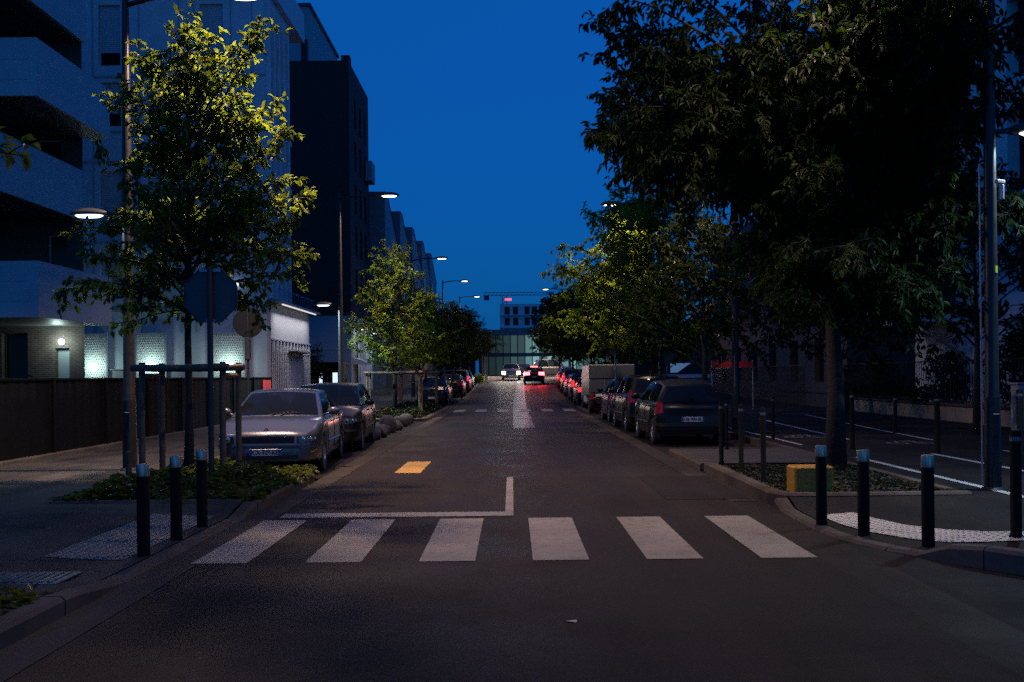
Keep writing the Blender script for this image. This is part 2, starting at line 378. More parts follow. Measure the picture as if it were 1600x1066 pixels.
strip('pavement', 13.4, 40, -5, 95, KH-.03, A_BIKE, 4, 2)

def kerb(path, zfun, wdt=.16, seg=1.0, name='kerb', low=0.0):
    """kerb stones along a path (list of xy), the road on its right-hand side"""
    b = MB(); P = [Vector((x, y, 0)) for x, y in path]
    d = [0]
    for a, c in zip(P, P[1:]): d.append(d[-1]+(c-a).length)
    def at(s):
        for k in range(len(P)-1):
            if s <= d[k+1]+1e-6: return P[k].lerp(P[k+1], (s-d[k])/(d[k+1]-d[k]))
        return P[-1]
    n = max(1, int(round(d[-1]/seg)))
    for k in range(n):
        s0, s1 = d[-1]*k/n+.006, d[-1]*(k+1)/n-.006
        pr = None; m = 3
        for j in range(m+1):
            p = at(s0+(s1-s0)*j/m); q = at(min(d[-1], s0+(s1-s0)*j/m+.05))-at(max(0, s0+(s1-s0)*j/m-.05)); q.normalize(); nn = Vector((q.y, -q.x, 0))
            z = zfun(p.x, p.y); z0 = gz(p.y)-.05; h = gz(p.y)+z
            o = b.pts([p+nn*(wdt/2)+Vector((0, 0, z0)), p+nn*(wdt/2)+Vector((0, 0, h-.03)), p+nn*(wdt/2-.03)+Vector((0, 0, h)), p-nn*(wdt/2)+Vector((0, 0, h)), p-nn*(wdt/2)+Vector((0, 0, z0))])
            if pr is not None:
                for i in range(4): b.face(pr+i, pr+i+1, o+i+1, o+i)
            if j in (0, m): b.face(*([o+i for i in range(5)] if j == 0 else [o+i for i in range(5)][::-1]))
            pr = o
    return tag(b.build(name, CONC), kind='structure')
kh = lambda x, y: KH
kerb([(-3.24, -20), (-3.24, 7.0)], kh)
kerb([(-3.24, 7.01), (-3.24, 12.3)], lambda x, y: KH-.10*dropL(-3.3, y))
kerb([(-3.24, 12.32), (-3.24, 16.1), (-3.4, 16.25), (-5.68, 16.25)], kh)
kerb([(-5.72, 12.36), (-3.36, 12.36)], lambda x, y: KH+.02)
kerb([(-5.70, 16.35), (-5.70, 94)], lambda x, y: KH, name='kerb')
kerb([(3.3, 16.8), (3.3, 12.5), (3.45, 12.33), (5.66, 12.33)], lambda x, y: KH+.03)
kerb([(5.66, 12.35), (5.66, 94)], kh)
kerb([(3.25, 20.25), (3.25, 16.9)], kh)
kerb([(5.6, 20.3), (3.4, 20.3)], kh)
kerb([(rcx(y)+.08, y) for y in frange(12.2, 6.3, .3)], lambda x, y: KH-.10*dropR(3.3, y)+(.05 if y < 8.75 else 0))
# far kerb build-outs
strip('planter_soil_ground', -5.6, -3.34, 12.45, 16.15, KH-.03, SOIL)
strip('planter_soil_ground', -5.6, -3.34, -10, 7.0, KH-.03, SOIL)
strip('planter_soil_ground', 3.4, 5.6, 12.42, 16.85, KH-.03, SOIL)
kerb([(-3.34, 7.06), (-5.66, 7.06)], kh)
for (ya, yb) in ((36.5, 50), (58, 61.5)):
    kerb([(-5.6, ya), (-3.3, ya), (-3.24, ya+.2), (-3.24, yb)], kh); strip('planter_soil_ground', -5.6, -3.33, ya+.1, yb, KH-.02, SOIL)
kerb([(-3.24+bx(70), 62), (-3.24+bx(78), 92)], lambda x, y: .05)
strip('pavement', 3.35, 5.6, 42.8, 49, KH-.01, A_BIKE); kerb([(3.27, 49), (3.27, 42.7), (5.6, 42.7)], kh)

# ------------------------------------------------------------------ road markings
def rects(name, rs, m, z):
    b = MB()
    for x0, x1, y0, y1 in rs:
        b.grid(lambda u, v: (u+bx(v), v, gz(v)+z), frange(x0, x1, .25), frange(y0, y1, .5))
    return tag(b.build(name, m), kind='structure')
P6 = 1.013
rects('crosswalk_road_markings', [(-2.87+P6*i, -2.37+P6*i, 8.83, 11.46) for i in range(6)], WHITE_P, .011)
rects('crosswalk_road_markings', [(-2.75+1.03*i, -2.25+1.03*i, 45.2, 48.4) for i in range(6)], WHITE_F, .011)
rects('stop_line_road_markings', [(-2.75, 0.0, 11.66, 12.02), (-.1, 0.0, 12.022, 16.1)], WHITE_F, .011)
rects('yellow_road_marking', [(-2.03, -1.58, 17.0, 19.25)], YEL_P, .006)
#rects('edge_line_road_markings', [(-2.55, -2.47, 20+6*i, 23+6*i) for i in range(11)], WHITE_F, .0045)
b = MB()
def lane(pts, w):
    for (xa, ya), (xb, yb) in zip(pts, pts[1:]):
        n = max(1, int(abs(yb-ya)/1.0))
        b.grid(lambda u, v: (xa+(xb-xa)*v+u, ya+(yb-ya)*v, gz(ya+(yb-ya)*v)+KH-.004), [-w/2, w/2], [i/n for i in range(n+1)])
lane([(6.15, 11.2), (6.15, 17.8)], .12); lane([(6.1, 21), (6.1, 30)], .1)
lane([(7.75, 8.0), (7.75, 18.4)], .12); lane([(7.6, 22.5), (8.2, 33)], .11); lane([(9.35, 9), (9.35, 19.0)], .11); lane([(9.3, 22), (9.6, 26), (10.6, 36)], .1)
tag(b.build('cycle_lane_road_markings', BLUE_P), kind='structure')
# faded cycle symbols on the track
b = MB()
def ring(cx, cy, rx, ry, w):
    n = 20; p = b.pts([(cx+rx*k*math.cos(2*math.pi*j/n), cy+ry*k*math.sin(2*math.pi*j/n), KH-.0045) for k in (1, 1-w) for j in range(n)])
    for j in range(n): b.face(p+j, p+(j+1) % n, p+n+(j+1) % n, p+n+j)
def dash(x0, y0, x1, y1, w):
    d = Vector((x1-x0, y1-y0, 0)).normalized(); nn = Vector((-d.y, d.x, 0))*w
    a, c = Vector((x0, y0, KH-.0045)), Vector((x1, y1, KH-.0045)); b.quad(a-nn, c-nn, c+nn, a+nn)
for (cx, cy) in ((8.5, 21.2), (6.95, 23.6)):
    ring(cx-.3, cy, .22, .32, .25); ring(cx+.3, cy, .22, .32, .25)
    dash(cx-.3, cy, cx-.1, cy+.7, .03); dash(cx-.1, cy+.7, cx+.3, cy, .03); dash(cx-.15, cy+.62, cx+.2, cy+.7, .03); dash(cx+.2, cy+.2, cx+.25, cy+.9, .03)
tag(b.build('cycle_symbol_road_markings', WHITE_F), kind='structure')
# tactile paving: real studs
def tactile(name, quadfn, nu, nv, m, nx, ny):
    b = MB(); b.grid(quadfn, [i/nu for i in range(nu+1)], [i/nv for i in range(nv+1)])
    for i in range(nx):
        for j in range(ny):
            c = Vector(quadfn((i+.5)/nx, (j+.5)/ny)); r = .020
            p = b.pts([c+Vector((r*k*math.cos(a), r*k*math.sin(a), h)) for k, h in ((1, 0), (.7, .007)) for a in [q*math.pi/3 for q in range(6)]])
            for q in range(6): b.face(p+q, p+(q+1) % 6, p+6+(q+1) % 6, p+6+q)
            b.face(*[p+6+q for q in range(6)])
    return tag(b.build(name, m), kind='structure')
tactile('tactile_pavement', lambda u, v: (-4.24+.72*u, 8.98+2.75*v, zL(-4.24+.72*u, 8.98+2.75*v)+.008), 8, 20, TACT_G, 9, 34)
OUT = [(3.46, 11.3), (3.5, 10.6), (3.58, 10.15), (3.85, 9.65), (4.12, 9.4), (4.75, 9.15), (5.7, 8.95)]
INN = [(3.92, 11.5), (4.0, 11.0), (4.12, 10.5), (4.36, 10.05), (4.62, 9.75), (5.0, 9.5), (5.8, 9.3)]
def poly_at(P, t):
    s = t*(len(P)-1); k = min(int(s), len(P)-2); f = s-k; return (P[k][0]*(1-f)+P[k+1][0]*f, P[k][1]*(1-f)+P[k+1][1]*f)
def tq(u, v):
    a, c = poly_at(OUT, v), poly_at(INN, v); x, y = a[0]*(1-u)+c[0]*u, a[1]*(1-u)+c[1]*u; return (x, y, zR(x, y)+.010)
tactile('tactile_pavement', tq, 6, 36, TACT, 6, 40)

# ------------------------------------------------------------------ bollards and posts
def bollard(x, y, h, r, label, cap=True):
    z = (zL if x < 0 else zR)(x, y)-.01
    t = empty('bollard', (x, y, z), 0, label, 'bollard', 'bollards along the kerbs')
    b = MB()
    b.lathe([(0, 0), (r*1.0, 0), (r, h-.115), (r*.96, h-.11)] if cap else [(0, 0), (r*1.25, 0), (r*1.25, .03), (r, .05), (r, h-.03), (r*.85, h-.008), (0, h)], 24)
    b.build('post', DARKM, t, smooth='auto')
    if cap:
        c = MB(); c.lathe([(r*1.03, h-.112), (r*1.03, h-.012), (r*.95, h), (0, h+.002)], 24); c.build('steel_cap', STEEL, t, smooth='auto')
    else:
        c = MB(); c.lathe([(r*1.01, h-.11), (r*1.01, h-.07)], 16); c.build('reflective_band', GALV, t, smooth=True)
    return t
bollard(-3.42, 9.2, .86, .058, 'black bollard with steel cap on the left kerb, nearest of its three to the camera')
bollard(-3.42, 10.1, .86, .058, 'middle one of three steel-capped black bollards beside the grey studded paving')
bollard(-3.43, 10.97, .86, .058, 'black bollard with steel cap standing closest to the leafy planted bed')
bollard(3.28, 10.6, .86, .058, 'black bollard with steel cap in front of the yellow painted block')
bollard(3.5, 9.95, .86, .058, 'black bollard with steel cap between the yellow block and the kerb end')
bollard(3.86, 9.27, .86, .058, 'black bollard with steel cap beside the raised kerb block on the right corner')
bollard(4.72, 9.35, 1.03, .05, 'tall plain black post at the end of the white tactile strip', False)
bollard(3.55, 16.95, 1.05, .038, 'thin black post behind the parked hatchback, farthest of three by the bed', False)
bollard(3.6, 15.7, 1.05, .038, 'thin black post in the middle of three along the right bed', False)
bollard(3.56, 14.15, 1.05, .038, 'thin black post closest to the yellow block on the right bed', False)
bollard(6.04, 23.1, 1.0, .036, 'thin dark post where the cycle track line starts beyond the pavers', False)
bollard(6.72, 19.7, 1.15, .045, 'dark post just right of the big tree trunk', False)
bollard(9.5, 24.7, .95, .045, 'dark post in front of the low concrete wall', False)
bollard(7.85, 18.4, 1.1, .05, 'dark post on the cycle track between tree and tall lamp post', False)
bollard(7.85, 15.4, 1.25, .05, 'dark post on the track behind the tall plain post', False)
bollard(-3.5, 51.2, 1.0, .05, 'far black post on the left at the second crossing', False)
bollard(3.5, 44.0, 1.0, .05, 'far black post on the right in front of the white box van', False)
bollard(4.3, 20.0, 1.0, .03, 'thin black post directly behind the dark hatchback bumper', False)

# ------------------------------------------------------------------ trees
def bez(a, c, d, n): return [a*(1-t)**2+c*2*t*(1-t)+d*t*t for t in [i/n for i in range(n+1)]]
def rv(rg): 
    while True:
        v = Vector((rg.uniform(-1, 1), rg.uniform(-1, 1), rg.uniform(-1, 1)))
        if .05 < v.length < 1: return v.normalized()
def leaf(b, p, d, nrm, L, w):
    s = d.cross(nrm)
    if s.length < 1e-4: return
    s.normalize(); n = s.cross(d).normalized(); dn = n*(-w*.22); tip = p+d*L-n*L*.15
    i = b.pts([p, p+d*L*.3+s*w*.46-dn, p+d*L*.68+s*w*.38-dn, tip, p+d*L*.68-s*w*.38-dn, p+d*L*.3-s*w*.46-dn])
    b.face(i, i+1, i+2, i+3); b.face(i, i+3, i+4, i+5)
def leaves_on(b, rg, pts, step, L, w, droop):
    acc = 0
    for a, c in zip(pts, pts[1:]):
        seg = c-a; l = seg.length
        if l < 1e-5: continue
        t = seg/l; acc += l
        while acc > step:
            acc -= step; p = a.lerp(c, rg.random()); r = rv(rg); side = (r-t*r.dot(t))
            d = (t*.5+side*.9+Vector((0, 0, -droop))).normalized(); nrm = (Vector((0, 0, 1))+rv(rg)*.75).normalized()
            k = rg.uniform(.65, 1.2); leaf(b, p, d, nrm, L*k, w*k)
def tree(name, loc, trunk, tips, rad, label, cat, group, seed, L, w, step, droop, lm, sh_len=.55, sh_step=.26, t0=.25, bend=.35, fork=None):
    rg = random.Random(seed); t = empty(name, loc, 0, label, cat, group); wd = MB(); cr = MB()
    T = [Vector(p) for p in trunk]; H = T[-1].z
    wd.tube(T, [rad*(1.25 if k == 0 else 1-.85*(p.z/H)) for k, p in enumerate(T)], 12)
    def on_trunk(z):
        for a, c in zip(T, T[1:]):
            if z <= c.z: return a.lerp(c, max(0, (z-a.z)/(c.z-a.z)))
        return T[-1].copy()
    for (z0, tip) in tips:
        a = on_trunk(z0); d = Vector(tip); ln = (d-a).length
        c = a.lerp(d, .5)+Vector((rg.uniform(-.1, .1)*ln, rg.uniform(-.1, .1)*ln, bend*ln*rg.uniform(.2, .6)*(1 if d.z-a.z > -.5 else .3)))
        P = bez(a, c, d, 10); r0 = min(rad*.34, .008+.009*ln)
        wd.tube(P, [r0*(1-k/10*.85) for k in range(11)], 6)
        tot = ln; n = max(3, int(tot*(1-t0)/sh_step*1.0))
        for k in range(n):
            f = t0+(1-t0)*(k+rg.random())/n; q = f*10; i = min(9, int(q)); p = P[i].lerp(P[i+1], q-i); tg = (P[i+1]-P[i]).normalized()
            r = rv(rg); r.z *= .7; dr = (tg*.7+r*.9).normalized(); sl_ = sh_len*(1.15-.55*f)*rg.uniform(.5, 1.2)
            e = p+dr*sl_+Vector((0, 0, -.35*droop*sl_)); Q = bez(p, p+dr*sl_*.55+Vector((0, 0, .1*sl_)), e, 5)
            wd.tube(Q, [.007*(1-j/7) for j in range(6)], 3, False)
            leaves_on(cr, rg, Q[1:], step, L, w, droop)
            for _ in range(3):
                j = rg.randrange(1, 5); r = rv(rg); d2 = ((Q[j+1]-Q[j]).normalized()*.6+r*.9).normalized(); l2 = sl_*.5*rg.uniform(.5, 1.1)
                Q2 = [Q[j], Q[j]+d2*l2*.5, Q[j]+d2*l2+Vector((0, 0, -.3*droop*l2))]
                wd.tube(Q2, [.004, .003, .002], 3, False); leaves_on(cr, rg, Q2, step, L, w, droop)
        leaves_on(cr, rg, P[6:], step, L, w, droop)
    wd.build('trunk', BARK, t, smooth=True); cr.build('crown', lm, t)
    return t

# left near tree: its limbs end where the photograph shows them
X0, Y0 = -4.95, 15.2
def tl(px, py): return (((px-800)-(py-587)*-.0)/102.4*1.0 - X0 + .0 + (587-py)*.0105/102.4, 1.65+(587-py)/102.4 - .12)
tipsL = []
rg = random.Random(11)
for z0, px, py in ((6.2, 297, 2), (5.9, 270, 45), (6.0, 320, 40), (5.2, 400, 62), (4.9, 412, 38), (5.0, 345, 90), (5.2, 258, 95), (4.8, 240, 110), (4.3, 425, 148), (4.2, 395, 170), (4.4, 215, 150), (4.0, 192, 150), (3.9, 465, 215), (3.8, 440, 260), (3.9, 200, 210), (3.7, 190, 250), (3.4, 468, 280),
                   (3.4, 385, 210), (3.2, 455, 340), (3.2, 190, 320), (3.0, 400, 300), (2.9, 488, 400), (2.8, 470, 425), (2.6, 430, 480), (2.7, 385, 470), (2.6, 112, 446), (2.55, 165, 440), (2.6, 205, 500), (2.7, 215, 400), (2.9, 180, 385), (3.2, 250, 340), (3.5, 330, 330), (4.0, 300, 250), (4.5, 320, 170), (4.4, 270, 200), (5.3, 300, 110), (3.0, 330, 420), (2.8, 260, 460), (3.6, 235, 300), (4.6, 360, 150), (3.3, 430, 390), (2.7, 340, 480)):
    x, z = tl(px, py); y = rg.uniform(-.9, .9)*(.35+.65*min(1, (7.6-z)/3)); tipsL.append((min(z0, z-.0 if z > z0 else z0), (x*(1+y*.0), y, z)))
for k in range(26):
    z0 = rg.uniform(2.7, 6); a = rg.uniform(0, 6.28); r = 1.35*(1-(z0-2.6)/5.2)+.25; tipsL.append((z0, (math.cos(a)*r, math.sin(a)*r*1.0, z0+rg.uniform(.2, .9))))
tree('young_street_tree', (X0, Y0, .1), [(0, 0, 0), (.02, 0, 1), (.0, .02, 2.2), (.04, 0, 3.4), (.02, .02, 4.8), (.06, 0, 6.6)], tipsL, .07,
     'young tree with lit yellow-green leaves standing inside the wooden guard', 'tree', 'street trees', 3, .122, .072, .046, .25, LEAF_L, .5, .105, .12)

# big right tree
tipsR = []; rg = random.Random(5)
for z0, x, y, z in ((5.0, -3.65, -.6, 6.9), (5.2, -3.5, .4, 7.5), (5.4, -3.0, -.8, 8.0), (4.6, -3.3, .2, 5.6), (4.6, -3.3, -.3, 5.7), (4.8, -3.4, .5, 6.0), (4.0, 1.8, -2.2, 5.5), (4.2, 1.7, -1.8, 5.1), (3.4, 1.9, -2.2, 4.0), (3.3, 1.75, -2.1, 3.75), (3.0, 1.2, -1.8, 3.0), (4.4, 1.0, -1.6, 6.2), (3.2, 1.6, -.5, 3.6), (5, 2.2, .5, 7.2), (5.2, .5, -1.8, 7.6), (5.2, -.8, -2, 7.4), (4.6, .6, -2.4, 6.2), (4.2, -1.5, -1.8, 5.6), (3.0, -1.2, -1.6, 2.6), (2.9, 1, -1.6, 2.5), (5.8, -1.8, .6, 8.6), (6, 1.2, .8, 8.8), (3.2, 1.6, 1.5, 2.6)):
    tipsR.append((z0, (x, y, z)))
for k in range(34): tipsR.append((rg.uniform(3.8, 5.6), (rg.uniform(-1.2, 3.3), rg.uniform(-4.6, -2.6), rg.uniform(5.9, 8.4))))
for k in range(14): tipsR.append((rg.uniform(3.4, 4.6), (rg.uniform(1.0, 3.4), rg.uniform(-4.2, -2.4), rg.uniform(4.0, 6.4))))
for k in range(16): tipsR.append((rg.uniform(3.6, 4.4), (rg.uniform(-3.4, -1.3), rg.uniform(-1.6, 1.2), rg.uniform(4.75, 5.5))))
for k in range(36): tipsR.append((rg.uniform(2.5, 3.6), (rg.uniform(-1.5, 1.7), rg.uniform(-2.0, 2.0), rg.uniform(2.3, 4.4))))
for k in range(16): tipsR.append((rg.uniform(4.4, 5.2), (rg.uniform(-3.75, -2.5), rg.uniform(-1.3, 1.0), rg.uniform(5.15, 6.0))))
for k in range(20): tipsR.append((rg.uniform(4.2, 5.4), (rg.uniform(-3.7, -1.6), rg.uniform(-1.6, 1.4), rg.uniform(5.6, 7.2))))
for k in range(70):
    z0 = rg.uniform(2.9, 6.4); a = rg.uniform(0, 6.28); r = rg.uniform(1.5, 3.5)*(1-.25*abs(z0-4.4)/2); q = (math.cos(a)*r, math.sin(a)*r, z0+rg.uniform(-.6, 2.0)); q[0] < -1.3 and q[2] < 5.6 or tipsR.append((z0, q))
tipsR = [(z0, (min(x, .455*(16.2+y)-5.25) if k > 24 else x, y, z)) for k, (z0, (x, y, z)) in enumerate(tipsR)]
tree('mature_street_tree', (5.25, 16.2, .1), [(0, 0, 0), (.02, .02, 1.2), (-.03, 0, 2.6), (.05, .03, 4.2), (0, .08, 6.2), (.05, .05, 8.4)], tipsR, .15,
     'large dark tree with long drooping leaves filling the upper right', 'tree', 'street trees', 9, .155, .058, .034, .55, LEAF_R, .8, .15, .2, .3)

# left foreground tree, only a bough reaches the picture
tipsN = [(3.0, (1.55, .1, 3.15)), (3.1, (1.35, .3, 3.25)), (3.3, (-1.2, .5, 3.8)), (3.3, (.3, 1.0, 4.5)), (3.4, (.2, -1.2, 4.3)), (3.6, (-.6, -.6, 5)), (3.8, (.5, .3, 5.6))]
tree('overhanging_tree', (-5.0, 7.0, .1), [(0, 0, 0), (.02, 0, 1.5), (0, .02, 3), (.02, 0, 5)], tipsN, .07, 'tree mostly outside the picture whose leafy bough hangs in front of the balconies', 'tree', 'street trees', 21, .1, .06, .05, .3, LEAF_L, .35, .25, .45)

def generic_tips(seed, H, R0, n, clear):
    rg = random.Random(seed); o = []
    for k in range(n):
        f = (k+.5)/n; z0 = clear+(H*.82-clear)*f; a = k*2.4+rg.uniform(-.4, .4)
        r = R0*(1-.75*f**1.6)*rg.uniform(.7, 1.15); o.append((z0, (math.cos(a)*r, math.sin(a)*r, min(H, z0+r*.45+rg.uniform(0, .5)))))
    return o
def gtree(name, x, y, H, R0, seed, label, lm=LEAF_F, L=.16, clear=1.5, n=60, step=.06, rad=.09):
    return tree(name, (x+bx(y), y, gz(y)+.08), [(0, 0, 0), (.03, 0, H*.3), (-.02, .03, H*.6), (.02, 0, H*.95)], generic_tips(seed, H, R0, n, clear), rad, label, 'tree', 'street trees', seed, L, L*.55, step, .35, lm, R0*.34, .30, .15)
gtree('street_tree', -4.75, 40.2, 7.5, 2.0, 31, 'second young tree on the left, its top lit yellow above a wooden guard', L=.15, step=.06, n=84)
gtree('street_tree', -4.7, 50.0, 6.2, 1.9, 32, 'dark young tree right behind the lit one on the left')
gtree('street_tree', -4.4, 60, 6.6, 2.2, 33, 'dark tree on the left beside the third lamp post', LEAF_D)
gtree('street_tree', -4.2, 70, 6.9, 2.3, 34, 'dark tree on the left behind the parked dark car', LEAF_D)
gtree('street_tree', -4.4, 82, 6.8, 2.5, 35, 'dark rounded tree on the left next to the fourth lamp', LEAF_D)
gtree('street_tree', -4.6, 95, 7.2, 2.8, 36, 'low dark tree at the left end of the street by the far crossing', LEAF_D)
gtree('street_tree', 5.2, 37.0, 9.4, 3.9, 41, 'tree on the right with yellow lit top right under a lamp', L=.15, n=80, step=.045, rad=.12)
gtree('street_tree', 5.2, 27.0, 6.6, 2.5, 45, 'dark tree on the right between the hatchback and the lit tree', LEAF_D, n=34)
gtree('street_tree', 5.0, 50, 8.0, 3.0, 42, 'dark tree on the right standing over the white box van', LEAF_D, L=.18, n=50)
gtree('street_tree', 4.9, 63, 8.2, 3.0, 43, 'dark tree on the right above the cars with red tail lamps', LEAF_D, L=.2, n=50)
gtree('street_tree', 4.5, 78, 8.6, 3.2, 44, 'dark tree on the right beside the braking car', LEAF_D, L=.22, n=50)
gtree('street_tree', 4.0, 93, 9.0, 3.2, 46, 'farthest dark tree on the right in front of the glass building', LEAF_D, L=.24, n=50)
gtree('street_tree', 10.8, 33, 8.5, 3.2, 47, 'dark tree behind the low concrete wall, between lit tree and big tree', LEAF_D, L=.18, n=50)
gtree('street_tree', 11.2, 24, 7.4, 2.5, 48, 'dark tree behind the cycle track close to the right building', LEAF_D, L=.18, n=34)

# ground cover and shrubs
def cover(name, x0, x1, y0, y1, z, n, label, lm, seed, L=.12, h=.3, cat='ground cover'):
    rg = random.Random(seed); b = MB()
    for k in range(n):
        x, y = rg.uniform(x0, x1), rg.uniform(y0, y1); e = min(x-x0, x1-x, y-y0, y1-y)
        hh = h*(.45+.55*min(1, e/.5))*(.6+.4*math.sin(x*3.1+1)*math.sin(y*2.3))
        p = Vector((x, y, z+rg.uniform(.02, 1)*hh)); a = rg.uniform(0, 6.28); d = Vector((math.cos(a), math.sin(a), rg.uniform(-.5, .35))).normalized()
        leaf(b, p, d, (Vector((0, 0, 1))+rv(rg)*.6).normalized(), L*rg.uniform(.6, 1.3), L*.62*rg.uniform(.7, 1.2))
        if k % 6 == 0: b.tube([(x, y, z-.02), tuple(p)], [.004, .002], 3, False)
    return tag(b.build(name, lm), label, cat, kind='stuff')
cover('ground_cover', -5.75, -3.2, 12.4, 16.35, .1, 5200, 'leafy ground cover filling the planted bed under the young tree', LEAF_H, 61, .125, .34)
cover('ground_cover', -5.6, -3.36, 3.0, 7.1, .1, 2600, 'leafy ground cover in the bed at the lower left corner', LEAF_H, 62, .12, .36)
cover('ground_cover', 3.5, 5.5, 12.6, 16.6, .1, 1800, 'thin low grass and leaves around the big tree trunk', LEAF_S, 63, .08, .12)
cover('ground_cover', -5.5, -3.4, 36.7, 49.5, .1, 3400, 'dark ground cover under the trees beyond the boulders', LEAF_S, 64, .2, .4)
def shrub(x, y, z, rx, rz, n, label, seed, L=.16, lm=LEAF_S):
    rg = random.Random(seed); t = empty('shrub', (x, y, z), 0, label, 'shrub', 'dark shrubs'); b = MB(); s = MB()
    cs = [(rv(rg), rg.uniform(.5, .95)) for _ in range(16)]
    for k in range(16):
        c = Vector((cs[k][0].x*rx*cs[k][1], cs[k][0].y*rx*cs[k][1], rz+cs[k][0].z*rz*.8*cs[k][1])); s.tube([(0, 0, 0), tuple(c*.5+Vector((0, 0, .2*rz))), tuple(c)], [.03, .018, .006], 4)
        for _ in range(n//16):
            p = c+rv(rg)*rx*.42*rg.random()**.5; d = (rv(rg)+Vector((0, 0, -.2))).normalized(); leaf(b, p, d, (Vector((0, 0, 1))+rv(rg)).normalized(), L*rg.uniform(.6, 1.3), L*.55)
    s.build('stem', BARK, t); b.build('foliage', lm, t)
shrub(-12.6, 59, .1, 1.7, 1.9, 1500, 'dark leafy shrub beside the white garage corner', 71, .22)
shrub(-13.4, 27, .1, .9, .8, 700, 'low shrub behind the charcoal fence by the brick pillars', 72)
shrub(14.4, 28.4, .1, .8, 1.45, 800, 'spiky shrub behind the low wall at the right edge', 73, .2)
shrub(14.4, 33, .1, 1.1, 1.1, 900, 'rounded shrub behind the low wall left of the lamp post', 74, .2)
shrub(14.4, 39, .1, 1.2, 1.2, 900, 'dark shrub at the far end of the low concrete wall', 75, .2)
shrub(-3.0, 88.5, gz(88), .7, .5, 400, 'small clipped shrub at the far end of the left kerb', 76, .2, LEAF_F)

# timber tree guards
def guard(x, y, w, d, label, z=.1, pr=.048, h=1.72):
    t = empty('tree_guard', (x, y, z), 0, label, 'tree guard', 'timber tree guards')
    for sx in (-1, 1):
        for sy in (-1, 1):
            b = MB(); b.tube([(sx*w/2, sy*d/2, 0), (sx*w/2, sy*d/2, h*.6), (sx*w/2+.01, sy*d/2, h+.08)], pr, 10); b.build('stake', WOOD, t, smooth='auto')
    for sy in (-1, 1):
        b = MB(); b.tube([(-w/2-.12, sy*d/2-.085, h), (0, sy*d/2-.085, h-.008), (w/2+.12, sy*d/2-.085, h+.006)], .055, 10); b.build('rail', WOOD, t, smooth='auto')
    for sx in (-1, 1):
        b = MB(); b.tube([(sx*w/2, -d/2, h-.12), (sx*w/2, d/2, h-.12)], .04, 8); b.build('rail', WOOD, t, smooth='auto')
guard(-4.9, 15.2, 1.2, .85, 'timber guard of four stakes and a round rail around the near young tree')
guard(-4.75, 40.2, 2.1, .9, 'timber guard around the second tree on the left', gz(43)+.1)
guard(-4.7, 50.0, 1.8, .9, 'timber guard around the tree behind the second one', gz(50)+.1)
guard(-4.4, 60, 1.6, .9, 'timber guard beside the third lamp post', gz(60)+.1)
b = MB(); b.box((-5.75, 14.9, .33), (.09, .05, .5), .3, .012); tag(b.build('marker_stake', WOOD), 'short pale wooden stake at the corner of the planted bed', 'stake')

# ------------------------------------------------------------------ street lamps
def head(parent, x, z, L, sgn, lens, name='lamp_head', tilt=0):
    b = MB(); b.ell((x, 0, z), (L/2, L*.24, L*.16), 20, 10, -.12)
    b.tube([(x-sgn*L*.35, 0, z+.01), (x-sgn*L*.62, 0, z)], [.045, .03], 8)
    h = b.build(name, LAMPH, parent, smooth=True)
    b = MB(); n = 20; k = b.pts([(x+sgn*L*.04+L*.33*math.cos(2*math.pi*j/n), L*.17*math.sin(2*math.pi*j/n), z-L*.16*.12-.006) for j in range(n)]); k2 = b.pts([(x+sgn*L*.04+L*.26*math.cos(2*math.pi*j/n), L*.12*math.sin(2*math.pi*j/n), z-L*.16*.12-.035) for j in range(n)])
    for j in range(n): b.face(k+j, k+(j+1) % n, k2+(j+1) % n, k2+j)
    b.face(*[k2+j for j in range(n)]); b.build('lens', lens, h, smooth='auto')
def lamp(x, y, sgn, label, H=8.35, arm=1.9, power=240, ped=True, pedp=45, pedz=4.45, r=.095, pedlen=.72, wl=GL_WARM, wcol=WARM):
    t = empty('street_lamp', (x+bx(y), y, gz(y)+.1), 0, label, 'street lamp', 'street lamps along the street')
    b = MB(); b.lathe([(r*1.9, 0), (r*1.9, .03), (r*1.25, .06), (r*1.15, 1.2), (r*1.12, 1.22), (r*1.0, 1.25), (r*.85, 4.9), (r*.6, H-.1), (r*.45, H+.1), (0, H+.12)], 20); b.build('pole', POLE, t, smooth='auto')
    b = MB(); b.box((0, -r*1.12, .85), (.09, .03, .3), 0, .008); b.build('access_door', POLE, t)
    b = MB(); b.tube([(0, 0, H-.15), (sgn*.5, 0, H-.02), (sgn*1.1, 0, H+.02), (sgn*(arm-.35), 0, H)], [.045, .04, .036, .03], 10); b.build('road_arm', POLE, t, smooth=True)
    head(t, sgn*arm, H, .85, sgn, wl); area(t, (sgn*(arm+.03), 0, H-.075), .42, .2, power, wcol)
    if ped:
        b = MB(); b.tube([(0, 0, pedz-.02), (-sgn*.25, 0, pedz+.02)], [.04, .03], 8); b.build('footway_arm', POLE, t, smooth=True)
        head(t, -sgn*.62, pedz, pedlen, -sgn, GL_COOL, 'footway_lamp_head'); area(t, (-sgn*.64, 0, pedz-.065), .36, .17, pedp, COOL)
    return t
lamp(-6.5, 16.9, 1, 'grey lamp post left of the young tree, its white footway lamp over the pavement', H=8.05, arm=2.0, power=780, pedp=42, pedz=4.36)
lamp(-6.45, 37.6, 1, 'second lamp post on the left, its orange-white road lamp clear against the sky', H=8.4, arm=1.85, power=520, pedz=4.3, pedp=450)
lamp(-6.3, 62.5, 1, 'third lamp post on the left, lamp standing out beyond the sawtooth roofs', H=8.75, arm=1.85)
lamp(-6.3, 86.5, 1, 'fourth lamp post on the left above the dark trees', H=8.9, arm=1.9)
lamp(-6.4, 110, 1, 'farthest lamp post on the left, small lamp low over the tree tops', H=8.8, arm=1.9, power=1300)
